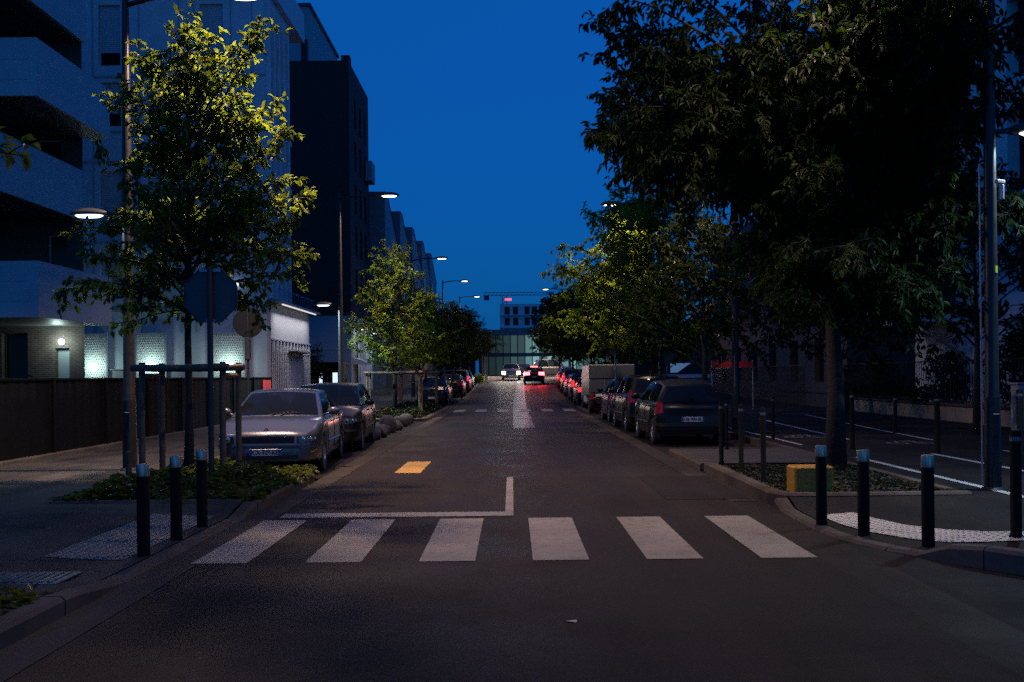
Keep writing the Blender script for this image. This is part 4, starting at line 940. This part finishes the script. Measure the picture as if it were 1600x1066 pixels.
# hoardings far right
h = empty('site_hoarding', (0, 0, 0), 0, 'white site hoarding panel with an added blue glow beyond the parked cars', 'hoarding')
b = MB(); b.prism_m([(-.2, 1.6), (.6, 2.15), (-.6, 2.15), (-.6, 1.6)], .05, Matrix.Translation((10.0, 59, gz(59)))); b.build('panel', mat('white sheet with added glow', (.6, .65, .7), .6, emit=(.25, .5, .95), estr=.2), h)  # blue emission added to brighten a plain sheet, no lamp behind it
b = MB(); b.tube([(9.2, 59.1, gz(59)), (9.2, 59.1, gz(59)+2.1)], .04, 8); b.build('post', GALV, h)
h = empty('red_banner', (0, 0, 0), 0, 'red banner strip hung on posts left of the second right lamp post', 'banner')
b = MB(); b.box((9.2, 41.5, 2.02), (1.65, .03, .24)); b.build('sheet', mat('red sheet with faint added glow', (.3, .015, .03), .6, emit=(.9, .03, .08), estr=.02), h)  # faint red emission added to lift the sheet, it is no lamp
for x in (8.35, 10.05):
    b = MB(); b.tube([(x, 41.53, .1), (x, 41.53, 2.2)], .03, 8); b.build('post', GALV, h)
for x in (13.3,):
    pf = empty('bar_fence', (12.2, 0, 0), 0, 'dark bar fence between the right trees and the dim grey building', 'fence')
    b = MB()
    for k in range(90): b.box((0, 41.5+.22*k, gz(41.5+.22*k)+1.0), (.025, .025, 1.9))
    b.box((0, 51.3, 1.95), (.05, 19.8, .05)); b.build('bars', DKFRAME, pf)

# --- end of the street
B = empty('glass_building', (0, 0, 0), 0, 'two storey glass building with lit teal windows at the end of the street', 'building')
z0 = gz(150); b = MB()
b.box((7, 152.5, z0+6.55), (24, 5, .9)); b.box((7, 152.5, z0+3.1), (24, 4.9, .35)); b.box((7, 155, z0+3), (24, .2, 6.2)); b.box((-4.8, 152.5, z0+3), (.4, 5, 6.2)); b.build('slab', ZINC, B)
b = MB()
for k in range(22): b.box((-4.6+1.1*k, 150.1, z0+3), (.10, .12, 6.2))
b.build('mullion', DKFRAME, B)
r2 = random.Random(4)
for k in range(21):
    for f in range(2):
        lit = [0, 0, .02, .04, .15, .12, .5, .9, .35, 1.1, .12, .6, .9, .3, .1, .4, .2, .1, .3, .1, .1][k]*(1.2 if f == 0 else 1)
        b = MB(); x = -4.05+1.1*k; b.quad((x-.48, 150.2, z0+.15+3.3*f), (x+.48, 150.2, z0+.15+3.3*f), (x+.48, 150.2, z0+2.9+3.2*f), (x-.48, 150.2, z0+2.9+3.2*f))
        b.build('window', glow('lit office window %d' % int(lit*100), (.42, .85, .86), .03+lit*.4), B)
for x, z in ((3.6, 5.3), (3.55, 1.9), (.2, 1.0), (1.4, 1.1)):
    b = MB(); b.ell((x+.0, 149.9, z0+z), (.18, .1, .14)); b.build('ceiling_light', GL_TEAL, B)
B = empty('terraced_apartment_building', (0, 0, 0), 0, 'white stepped apartment building behind the glass building', 'building')
z0 = 1.6; sf = front(190); hh = [(x, x+1.0, z, z+1.5) for x in (-1.3, .3, 2.5, 3.9, 5.3) for z in (6.6, 9.0, 11.2, 13.3)]
b = MB(); wall(b, sf, -2.2, 6.5, 0, 15.3, hh, .5)
p = [(6.5, 0), (16, 0), (16, 14), (10.5, 15.2), (6.5, 8.5)]; b.face(*[b.pts([(x, 190.4, z)])+0 for x, z in p]); b.face(*[b.pts([(x, 200, z)]) for x, z in [(-2.2, 0), (16, 0), (16, 15.3), (-2.2, 15.3)]]); b.quad((-2.2, 190, 15.3), (10.5, 190, 15.3), (10.5, 200, 15.3), (-2.2, 200, 15.3)); b.build('wall', WHITEW, B)
windows(B, sf, hh, .5, DKFRAME)
b = MB(); b.quad((10.5, 190.0, 15.2), (6.5, 190.0, 8.5), (6.5, 191, 8.5), (10.5, 191, 15.2)); pbox(b, sf, -2.3, 6.6, -.5, 0, 8.3, 8.45); pbox(b, sf, -2.3, 6.6, -.5, 0, 10.7, 10.85); pbox(b, sf, -2.3, 6.6, -.5, 0, 13.1, 13.25); b.build('balcony', WHITEW, B)
for x0_, x1_, lab in ((-70, -5.1, 'long low dark building across the junction on the left'), (19.5, 80, 'long low dark building across the junction on the right')):
    B2 = empty('low_building', (0, 0, 0), 0, lab, 'building'); b = MB(); hh = [(x0_+2+3*k, x0_+3.4+3*k, 3.0, 4.8) for k in range(int((x1_-x0_-3)/3))]
    wall(b, front(140), x0_, x1_, 0, 8.5, hh, .2); b.quad((x0_, 140, 8.5), (x1_, 140, 8.5), (x1_, 150, 8.5), (x0_, 150, 8.5)); b.build('wall', DKCLAD, B2); b = MB(); pbox(b, front(140), x0_, x1_, -.1, .3, 8.5, 8.8); b.build('roof', DKFRAME, B2); windows(B2, front(140), hh, .2, DKFRAME)
B = empty('tower_crane', (-1.6, 235, 2.4), 0, 'tower crane with a red lamp behind the stepped building', 'crane')
b = MB(); s = .5
for z in range(0, 18):
    for sx, sy in ((-1, -1), (1, -1), (1, 1), (-1, 1)): b.box((sx*s, sy*s, z+.5), (.14, .14, 1))
    b.tube([(-s, -s, z), (s, -s, z+1)], .06, 4)
b.build('mast', DKFRAME, B)
b = MB()
for k in range(-5, 13): b.box((k*.9, 0, 18.2), (.9, .25, .12)); b.box((k*.9, 0, 18.9), (.9, .12, .12)); b.tube([(k*.9-.45, 0, 18.2), (k*.9+.45, 0, 18.9)], .05, 4)
b.box((-4.2, 0, 17.6), (1.2, .8, 1.0)); b.build('jib', DKFRAME, B)
b = MB(); b.box((.9, -.4, 17.2), (1.5, .5, .45)); b.build('red_lamp', glow('red warning lamp', (1, .06, .10), 3), B)
shrub_rng = random.Random(3)
for k, (x, y, h_) in enumerate(((-5.6, 128, 6.2), (-13, 134, 7.5), (7.4, 128, 8), (18, 126, 8))):
    gtree('street_tree', x-bx(y), y, h_, 3.0, 90+k, ['dark tree across the junction left of the glass building', 'dark tree at the far left corner of the junction', 'dark tree across the junction right of the glass building', 'dark tree at the far right corner of the junction'][k], LEAF_D, L=.3, n=26)
rp = empty('red_pole', (-2.7, 97.5, gz(97)), 0, 'red painted pole with a white foot at the far left corner', 'pole')
b = MB(); b.tube([(0, 0, .5), (-.1, 0, 3.6)], .09, 8); b.build('shaft', mat('red pole paint', (.35, .02, .05), .5), rp); b = MB(); b.tube([(.35, 0, 0), (0, 0, .55)], [.12, .09], 8); b.build('foot', mat('white pole paint', (.7, .7, .7), .5), rp)

# ------------------------------------------------------------------ cars
def lerp_tab(T, y):
    if y <= T[0][0]: return T[0][1]
    for (a, p), (c, q) in zip(T, T[1:]):
        if y <= c: return p+(q-p)*(y-a)/(c-a)
    return T[-1][1]
def car(name, label, loc, rz, paint, p, cat='car', plate=None, lit=None, lo=False, glass=CGLASS, emblem=False, group='parked cars'):
    L, Wd, zr = p['L'], p['W'], p['H']; hl = L/2; hw = Wd/2; wr = p.get('wr', .31); yf, yr_ = -hl+p.get('fo', .88), hl-p.get('ro', .8)
    nz, yc, zc, yrf, yrr, yt, zt, tz = p['nz'], p['yc'], p['zc'], p['yrf'], p['yrr'], p['yt'], p['zt'], p.get('tz', p['zt']-.05)
    T = [(-hl, nz-.10), (-hl+.05, nz-.045), (-hl+.18, nz), ((-hl+yc)/2, (nz+zc)/2+.045), (yc, zc), (yt, zt), (hl-.14, tz), (hl-.03, tz-.05), (hl, tz-.12)]
    def plan(y):
        def end(d, dep, base):
            t = min(1, max(0, d/dep)); return base+(1-base)*(1-(1-t)**2.6)**(1/2.6)
        return hw*min(end(y+hl, .85, .66), end(hl-y, .60, .74))
    def ring(y):
        w = plan(y); z1 = lerp_tab(T, y); zb = .21 if abs(y) < hl-.5 else .25
        for yw in (yf, yr_):
            ra = wr+.06
            if abs(y-yw) < ra: zb = max(zb, wr+math.sqrt(ra*ra-(y-yw)**2))
        zb = min(zb, z1-.16); h = z1-zb; c = .03 if y < yc else .0
        return [(w*.93, zb), (w*.985, zb+.1*h), (w, zb+.42*h), (w*.995, zb+.66*h), (w*.962, z1-.075*min(1, h*2)), (w*.91, z1-.016), (w*.5, z1+c*.7), (0, z1+c)]
    def surf_x(y, z):
        r = ring(y)[:6]
        for (x0, z0), (x1, z1) in zip(r, r[1:]):
            if z0 <= z <= z1: return x0+(x1-x0)*(z-z0)/max(1e-6, z1-z0)
        return r[0][0] if z < r[0][1] else r[-1][0]
    root = empty(name, loc, rz, label, cat, group)
    ys = [-hl, -hl+.015, -hl+.05, -hl+.1, -hl+.18, -hl+.28]
    n = 46
    ys += frange(-hl+.36, hl-.30, .095)+[hl-.2, hl-.12, hl-.06, hl-.02, hl]
    ys = sorted(set([round(y, 4) for y in ys]+[round(yc, 4), round(yt, 4)]))
    b = MB(); I = MB(); prev = None; pi = None
    for y in ys:
        r = ring(y); full = [(x, y, z) for x, z in r]+[(-x, y, z) for x, z in r[-2::-1]]; k = b.pts(full); m = len(full)
        if prev is not None:
            cab = (yprev >= yc-1e-3 and y <= yt+1e-3)
            for j in range(m-1):
                if cab and 5 <= j <= m-7: continue
                b.face(prev+j, k+j, k+j+1, prev+j+1)
            b.face(prev+m-1, k+m-1, k, prev)
            if cab:
                q = I.pts([(x, y_, z-.03) for y_ in (yprev, y) for x, z in ((-ring(y_)[5][0], ring(y_)[5][1]), (ring(y_)[5][0], ring(y_)[5][1]))]); I.face(q, q+1, q+3, q+2)
        else: b.face(*[k+j for j in range(m)])
        prev = k; yprev = y
    b.face(*[prev+j for j in range(m)][::-1])
    # greenhouse
    wb, wt = hw*.91, hw*p.get('rw', .72)
    def lerp(a, c, t): return a+(c-a)*t
    def roofz(t): return p.get('arch', .045)*math.sin(math.pi*min(1, max(0, t)))
    A = (wb, yc, zc-.012); Cb = (wb*p.get('cw', .96), yt, zt-.012); RF = (wt, yrf, zr-.05); RR = (wt*p.get('rrw', .96), yrr, zr-.05-p.get('rdrop', .02))
    def wsP(u, v):
        base = Vector((u*A[0], A[1]-.16*(1-u*u), A[2]+.02*(1-u*u))); top = Vector((u*RF[0], RF[1]-.10*(1-u*u), RF[2]+.035*(1-u*u)))
        q = base.lerp(top, v); q.z += .03*4*v*(1-v)*(1-u**4); q.y -= .02*4*v*(1-v)*(1-u**4); return q
    def roP(u, v):
        a = Vector((u*RF[0], RF[1]-.10*(1-u*u), RF[2]+.035*(1-u*u))); c = Vector((u*RR[0], RR[1]+.08*(1-u*u), RR[2]+.035*(1-u*u))); q = a.lerp(c, v); q.z += roofz(v); return q
    def reP(u, v):
        base = Vector((u*Cb[0], Cb[1]+.10*(1-u*u), Cb[2])); top = Vector((u*RR[0], RR[1]+.08*(1-u*u), RR[2]+.035*(1-u*u))); q = base.lerp(top, v); q.y += .03*4*v*(1-v)*(1-u**4); return q
    def siP(sg):
        def f(u, v):
            base = Vector(A).lerp(Vector(Cb), u); top = Vector(RF).lerp(Vector(RR), u); top.z += roofz(u); q = base.lerp(top, v); q.x += .035*4*v*(1-v)*4*u*(1-u); q.x *= sg; return q
        return f
    us = [-1, -.93, -.7, -.4, -.1, .1, .4, .7, .93, 1]; vs = [0, .03, .25, .5, .75, .93, 1]
    iw = lambda u, v: abs(u) < .93 and .03 < v < .93
    b.grid(wsP, us, vs, lambda u, v: not iw(u, v)); g_ = MB(); g_.grid(wsP, us, vs, iw); ws = g_
    b.grid(roP, [-1, -.8, -.5, -.2, .2, .5, .8, 1], frange(0, 1, .125))
    rk = p.get('rv', (.08, .90)); vr = [0, rk[0], .3, .5, .7, rk[1], 1]
    ir = lambda u, v: abs(u) < .9 and rk[0] < v < rk[1]
    ur = [-1, -.9, -.6, -.3, 0, .3, .6, .9, 1]
    if p.get('rear_glass', True):
        b.grid(reP, ur, vr, lambda u, v: not ir(u, v)); rg_ = MB(); rg_.grid(reP, ur, vr, ir)
    else: b.grid(reP, ur, vr); rg_ = None
    ub = p.get('ub', [.07, .47, .52, .90]); su = sorted(set([0, 1]+ub+[(ub[0]+ub[1])/2, (ub[2]+ub[3])/2])); sv = [0, .05, .35, .65, .9, 1]
    def isd(u, v): return .05 < v < .9 and (ub[0] < u < ub[1] or ub[2] < u < ub[3])
    gl = []
    for sgn in (1, -1):
        f = siP(sgn); b.grid(f, su, sv, lambda u, v: not isd(u, v))
        for q in (0, 2):
            w_ = MB(); w_.grid(f, [u for u in su if ub[q] <= u <= ub[q+1]], sv, lambda u, v: .05 < v < .9); gl.append(w_)
    body = b.build('body', paint, root, smooth='auto')
    ws.build('windscreen', glass, root, smooth=True)
    if rg_: rg_.build('rear_window', glass, root, smooth=True)
    for w_ in gl: w_.build('side_window', glass, root, smooth=True)
    if not lo:
        for x in (-.36, .36):
            for y in (yc+.95, min(yt-.3, yc+1.85)):
                I.box((x*Wd/1.75, y, zc+.02), (.44, .16, .32), 0, .05); I.box((x*Wd/1.75, y+.02, zc+.26), (.24, .10, .16), 0, .04)
        I.tube([(0, yc+.12+.27, zr-.16), (0, yc+.40, zr-.22)], .02, 5)
        tor = [(hw*.42*0-.36+.17*math.cos(a), yc+.42+.05*math.sin(a), zc-.02+.17*math.sin(a)) for a in frange(0, 2*math.pi, .5)]; I.tube(tor, .014, 5)
    I.build('interior', INTER, root)
    # skins wrapped round the ends
    def contour(sgn, rear, z):
        pts = []
        ye = hl if rear else -hl; dirn = -1 if rear else 1
        xe = surf_x(ye, z)
        for i in range(7): pts.append(Vector((sgn*xe*i/6, ye, 0)))
        for d in (.005, .015, .03, .05, .08, .12, .17, .23, .3, .38, .46, .55, .65, .75, .85): y = ye+dirn*d; pts.append(Vector((sgn*surf_x(y, z), y, 0)))
        return pts
    def band(m, sgn, rear, s0, s1, zf0, zf1, off, nseg=10, nz=2):
        def pt(s, z):
            P = contour(sgn, rear, z); d = 0
            for a, c in zip(P, P[1:]):
                l = (c-a).length
                if d+l >= s or c is P[-1]:
                    q = a.lerp(c, min(1, (s-d)/max(l, 1e-6))); t = (c-a).normalized(); nrm = Vector((t.y, -t.x, 0))*(sgn if not rear else -sgn); q = q+nrm*off; return (q.x, q.y, z)
                d += l
        ss = [s0+(s1-s0)*i/nseg for i in range(nseg+1)]
        def f(u, v): 
            fr = (u-s0)/(s1-s0); z0 = zf0[0]+(zf0[1]-zf0[0])*fr; z1 = zf1[0]+(zf1[1]-zf1[0])*fr; return pt(u, z0+(z1-z0)*v)
        m.grid(f, ss, [i/nz for i in range(nz+1)])
    def bandset(nm, mats, rear, s0, s1, zf0, zf1, off, both=True):
        for sgn in ((1, -1) if both else (1,)):
            m = MB(); band(m, sgn, rear, s0, s1, zf0, zf1, off); m.build(nm, mats, root, smooth=True)
    zh = nz-.09; hb = p.get('hb', .13)
    fl = p.get('fl', (.50*hw+.08, .95)); hlm = LENSW if not lit else lit.get('head', LENSW)
    bandset('headlight', hlm, False, fl[0], fl[1]*hw+.32, (zh-hb, zh-hb+.07), (zh-.0, zh+.025), .012)
    if not (lit and 'head' in lit):
        for sgn in (1, -1):
            m = MB()
            for s_, r_ in ((fl[0]+.10, .047), (fl[0]+.23, .040), (fl[0]+.34, .026)):
                q = MB(); band(q, sgn, False, s_, s_+.01, (zh-.055, zh-.055), (zh-.05, zh-.05), .014, 1, 1); c = q.v[0]; m.ell((c[0], c[1], c[2]), (r_, .014, r_), 10, 6)
            m.build('reflector', CHROME, [k for k in COL.objects if k.parent == root and k.name.startswith('headlight')][0 if sgn == 1 else 1], smooth=True)
    m = MB()
    for sgn in (1, -1): band(m, sgn, False, 0, fl[0]-.04, (zh-.12, zh-.12), (zh-.01, zh-.005), .008)
    m.build('grille', BLACKP, root, smooth=True)
    m = MB()
    for sgn in (1, -1): band(m, sgn, False, 0, hw+.35, (.46, .46), (.515, .515), .014, 14)
    m.build('front_bumper_strip', p.get('trim', BLACKP), root, smooth=True)
    m = MB()
    for sgn in (1, -1): band(m, sgn, False, 0, hw*.62, (.27, .29), (.35, .35), .008)
    m.build('lower_intake', BLACKP, root, smooth=True)
    tl_ = p.get('tl', (.62, .95, tz-.42, tz-.12)); tlm = LENSR if not lit else lit.get('tail', LENSR)
    bandset('taillight', tlm, True, tl_[0]*hw, hw*.74+tl_[1]*.36, (tl_[2]+.06, tl_[2]), (tl_[3], tl_[3]+.0), .012)
    m = MB()
    for sgn in (1, -1): band(m, sgn, True, 0, hw+.2, (.44, .44), (.52, .52), .016, 14)
    m.build('rear_bumper_strip', p.get('trim', BLACKP), root, smooth=True)
    if lit and 'brake' in lit:
        m = MB(); m.box((0, yrr+.13, zr-.07), (.6, .05, .08)); m.build('brake_light', lit['brake'], root)
    for (rear, y, z, sg2) in ((False, -hl-.018, p.get('pz', .40), 1), (True, hl+.018, p.get('rpz', .62), -1)):
        m = MB(); m.box((0, y, z), (.52, .014, .112), 0, .004); pl = m.build('number_plate', PLATE, root)
        m = MB()
        for sx in (-.238, .238): m.box((sx, y-sg2*.009, z), (.042, .006, .108))
        m.build('plate_band', PLATEB, pl)
        if plate and ((plate[0] == 'rear') == rear):
            cu = bpy.data.curves.new('plate_text', 'FONT'); cu.body = plate[1]; cu.size = .105; cu.align_x = 'CENTER'; cu.align_y = 'CENTER'; cu.extrude = .001; cu.offset = .0025; cu.materials.append(PTEXT)
            to = bpy.data.objects.new('plate_text', cu); COL.objects.link(to); to.parent = pl; to.location = (0, y-sg2*.010, z); to.rotation_euler = (R(90), 0, 0 if not rear else R(180)); to.scale = (.86, 1, 1); bpy.context.view_layer.update(); tm = bpy.data.meshes.new_from_object(to.evaluated_get(bpy.context.evaluated_depsgraph_get())); t2 = bpy.data.objects.new('plate_text', tm); COL.objects.link(t2); t2.parent = pl; t2.location = to.location; t2.rotation_euler = to.rotation_euler; t2.scale = to.scale; bpy.data.objects.remove(to)
    if emblem:
        m = MB(); zz = lerp_tab(T, -hl+.10)+.0; yy = -hl+.06
        for a, c in (((0, .075), (.045, 0)), ((.045, 0), (0, -.075)), ((0, -.075), (-.045, 0)), ((-.045, 0), (0, .075))): m.tube([(a[0], yy+a[1]*.5, zz+a[1]*.75+.01), (c[0], yy+c[1]*.5, zz+c[1]*.75+.01)], .009, 5)
        m.build('badge', DARKM, root)
    # wheels
    for y in (yf, yr_):
        for sgn in (1, -1):
            w_ = MB(); ww = .2; xo = plan(y)*.985-ww; pf = [(wr*.62, 0), (wr*.9, .0), (wr, .03), (wr, ww-.03), (wr*.92, ww), (wr*.64, ww)]
            w_.lathe([(r_, sgn*z_) for r_, z_ in pf], 28, (sgn*xo, y, wr), 'X'); tyre = w_.build('wheel', RUBBER, root, smooth='auto')
            w_ = MB(); w_.lathe([(0, sgn*(ww-.035)), (wr*.18, sgn*(ww-.03)), (wr*.2, sgn*(ww-.05)), (wr*.62, sgn*(ww-.05)), (wr*.66, sgn*(ww-.01))], 28, (sgn*xo, y, wr), 'X')
            for k in range(7):
                a = 2*math.pi*k/7; w_.tube([(sgn*(xo+ww-.04), y+wr*.15*math.cos(a), wr+wr*.15*math.sin(a)), (sgn*(xo+ww-.035), y+wr*.62*math.cos(a), wr+wr*.62*math.sin(a))], .024, 5)
            w_.build('rim', RIM, tyre, smooth='auto')
    if not lo:
        for sgn in (1, -1):
            m = MB(); m.ell((sgn*(hw+.09), yc+.33, zc+.07), (.11, .06, .075), 12, 8); m.tube([(sgn*hw*.9, yc+.30, zc), (sgn*(hw+.06), yc+.33, zc+.05)], .025, 6); m.build('mirror', paint, root, smooth=True)
            for yy in (yc+1.15, yc+2.0):
                if yy > yt: continue
                zz = zc-.13; xx = surf_x(yy, zz); m = MB(); m.box((sgn*(xx+.012), yy, zz), (.03, .19, .03), 0, .008); m.build('door_handle', paint, root)
            m = MB()
            for yy in (yc+.28, yc+1.22, min(yt-.25, yc+2.15)):
                P = [(sgn*(surf_x(yy, z)+.002), yy, z) for z in frange(.32, zc-.04, .12)]; m.tube(P, .006, 4, False)
            m.build('door_seam', PTEXT, root)
            m = MB(); P = [(sgn*(surf_x(y, .50)+.008), y, .50) for y in frange(yf+wr+.12, yr_-wr-.12, .3)]; m.tube(P, .022, 5); m.build('side_moulding', p.get('trim', BLACKP), root)
        m = MB()
        for x in (-.3, .25): m.tube([(x*.3, yc-.16, zc+.035), (x*.3+.5*(.8 if x > 0 else .8), yc-.02, zc+.055)], .009, 5)
        m.build('wiper', BLACKP, root)
    return root

def paint(n, c, rough=.25, metal=.5, coat=.6): return mat(n, c, rough, metal, coat=coat*.6, spec=.3)
SILVER = mat('silver car paint', (.12, .125, .15), .3, .7, coat=.9)
BLACKC = paint('black car paint', (.005, .005, .005), .3, 0, .25)
NAVY = paint('navy car paint', (.012, .016, .035), .22, .3)
GREYC = paint('grey car paint', (.12, .125, .13), .3, .5)
WHITEC = paint('white car paint', (.6, .6, .62), .3, 0)
SALOON = dict(L=4.55, W=1.76, H=1.43, nz=.76, yc=-1.18, zc=.97, yrf=-.35, yrr=.95, yt=1.72, zt=1.02, tz=.98, fo=.92, ro=.88, rw=.70, tl=(.55, .95, .66, .90), pz=.40)
ESTATE = dict(L=4.7, W=1.8, H=1.50, nz=.84, yc=-1.2, zc=1.0, yrf=-.42, yrr=1.85, yt=2.2, zt=1.04, tz=1.0, fo=.92, ro=.9, rw=.72, ub=[.06, .4, .44, .93], tl=(.62, .95, .7, .98))
HATCH = dict(L=3.85, W=1.72, H=1.50, nz=.86, yc=-1.0, zc=1.02, yrf=-.35, yrr=1.45, yt=1.72, zt=1.0, tz=.92, fo=.78, ro=.62, rw=.68, cw=.95, arch=.07, rdrop=.07, rrw=.92, tl=(.80, .9, .70, 1.0), rpz=.60)
MPV = dict(L=4.3, W=1.8, H=1.62, nz=.92, yc=-1.2, zc=1.08, yrf=-.5, yrr=1.65, yt=1.95, zt=1.08, tz=1.0, fo=.86, ro=.75, rw=.74, arch=.05, tl=(.78, .95, .8, 1.2))
cs = car('parked_car', 'silver saloon parked facing the camera behind the planted bed', (-4.28, 18.95, .004), R(3.5), SILVER, dict(SALOON, trim=SILVER), plate=('front', 'CX-328-KE'), emblem=True)
pn = MB(); pn.grid(lambda u, v: (u, v, abs(.03*math.sin(u*40)*math.sin(v*35+1))+.02), frange(-.13, .13, .03), frange(-.06, .06, .03))
o = pn.build('crumpled_paper', mat('white paper', (.75, .75, .75), .8)); tag(o, 'crumpled white paper on the dashboard of the silver saloon', 'paper'); o.location = (-4.0, 17.86, 1.0)
car('parked_car', 'dark estate car parked right behind the silver saloon', (-4.35, 23.95, .004), R(3.0), BLACKC, ESTATE)
car('parked_car', 'black hatchback seen from behind on the right with a lit number plate', (4.1, 24.75, .004), R(181), BLACKC, HATCH, plate=('rear', 'DB-900-BE'))
car('parked_car', 'dark people carrier parked in front of the black hatchback', (4.12, 30.2, .004), R(181), BLACKC, MPV)
car('parked_car', 'dark blue hatchback parked between people carrier and white box van', (4.15, 35.6, .004), R(180), NAVY, HATCH)
LT = glow('tail lamp reflection glow', (1, .05, .06), 1.0)  # emission stands in for headlights reflected in parked cars' red lenses
def c2(y, x, label, pt, pr, rz=0, **k): return car('parked_car', label, (x+bx(y), y, gz(y)+.004), rz, pt, pr, lo=True, **k)
c2(53.0, 4.2, 'black estate parked beyond the white box van with red tail lamps showing', BLACKC, ESTATE, lit={'tail': LT}, rz=R(180))
c2(59.0, 4.2, 'dark blue car parked second beyond the white van', NAVY, MPV, lit={'tail': LT}, rz=R(180))
c2(65.2, 4.2, 'grey car parked under the dark right trees', GREYC, SALOON, rz=R(180))
c2(71, 4.2, 'black people carrier parked near the braking car on the right', BLACKC, MPV, lit={'tail': glow('faint tail lamp reflection glow', (1, .05, .15), .8)}, rz=R(180))  # weak emission in place of a reflection in the red lens
c2(77, 4.2, 'black saloon parked on the right, last but one before the junction', BLACKC, SALOON, rz=R(180))
c2(83.5, 4.3, 'white car parked last on the right before the junction', WHITEC, HATCH, rz=R(180))
c2(56.0, -4.4, 'small black car parked on the left beyond the trees with guards', BLACKC, HATCH)
c2(66.5, -4.2, 'black estate parked on the left with a red tail lamp glinting', BLACKC, ESTATE, rz=R(180))
c2(72.5, -4.1, 'silver people carrier parked on the left near the junction', SILVER, MPV, lit={'tail': glow('faint tail lamp reflection glow', (1, .05, .15), .8)}, rz=R(180))  # red reflection put into the lens as weak emission
c2(79, -4.2, 'dark grey car parked last on the left before the far corner', GREYC, SALOON)
mv = car('moving_car', 'red-lit car driving away with bright brake lights', (1.88, 86.6, gz(86)+.01), R(180), BLACKC, dict(MPV, H=1.55, L=4.2, tl=(.42, 1.0, .72, 1.02)), lo=True, group=None, lit={'tail': glow('braking tail lamp', (1, .05, .06), 30), 'brake': glow('high brake lamp', (1, .05, .06), 22)})
for x in (-.6, .6): spot(mv, (x, 2.25, .9), 160, (1, .04, .05), (R(78), 0, 0), 130, 1)
spot(mv, (0, -2.3, .7), 300, (1, .9, .8), (R(-84), 0, 0), 70, .6)
oc_ = car('moving_car', 'grey car coming towards the camera with dazzling headlights', (-.08, 96.5, gz(96)+.01), 0, GREYC, dict(MPV, H=1.6, L=4.2, hb=.32), lo=True, group=None, lit={'head': glow('dazzling headlamp', (1, .97, .9), 40)})
for x in (-.65, .65): spot(oc_, (x, -2.25, .72), 900, (1, .92, .78), (R(-82), 0, 0), 60, .8)
oc2 = car('moving_car', 'dark car with headlights right behind the oncoming grey car', (1.2, 104.5, gz(104)+.01), R(-4), BLACKC, SALOON, lo=True, group=None, lit={'head': glow('dazzling headlamp', (1, .97, .9), 40)})
spot(oc2, (0, -2.4, .7), 400, (1, .92, .78), (R(-86), 0, 0), 75, .7)
car('parked_car', 'long pale vehicle crossing behind the moving cars at the junction', (4.4, 109, gz(109)), R(90), GREYC, dict(MPV, H=1.9, L=5), lo=True, group=None)

# white box van
V = empty('box_van', (4.22, 44.0, .004), 0, 'white box van with flat rear doors parked on the right', 'van')
b = MB(); b.box((0, 0, 1.42), (1.95, 4.0, 1.32), 0, .04); b.build('cargo_box', mat('pale van paint', (.05, .06, .08), .4, var=.08), V)
b = MB(); b.box((0, -2.012, 1.42), (.012, .012, 1.24)); b.box((0, -2.01, .90), (1.8, .012, .03)); b.box((0, -2.01, 1.5), (1.8, .014, .03)); b.build('door_joint', PTEXT, V)
for x in (-.32, .32):
    b = MB(); b.box((x, -2.02, 1.2), (.03, .03, .5), 0, .008); b.build('door_handle', GALV, V)
b = MB(); b.box((0, -1.9, .62), (1.9, .22, .14), 0, .03); b.build('rear_bumper', BLACKP, V)
b = MB(); b.box((0, 2.9, 1.05), (1.8, 1.9, 1.5), 0, .12); b.build('cab', WHITEC, V)
b = MB(); b.box((0, .6, .52), (1.3, 5.2, .2)); b.build('chassis', BLACKP, V)
for x in (-.86, .86):
    b = MB(); b.box((x, -2.02, .72), (.12, .04, .26), 0, .01); b.build('taillight', LENSR, V)
b = MB(); b.box((-.45, -2.02, .78), (.5, .015, .11)); b.build('number_plate', PLATE, V)
for y in (-1.2, 2.8):
    for sgn in (1, -1):
        w_ = MB(); w_.lathe([(0, 0), (.33, 0), (.35, sgn*.03), (.35, sgn*.19), (.33, sgn*.22), (.2, sgn*.22), (.19, sgn*.18), (0, sgn*.18)], 24, (sgn*.72, y, .35), 'X'); w_.build('wheel', RUBBER, V, smooth='auto')
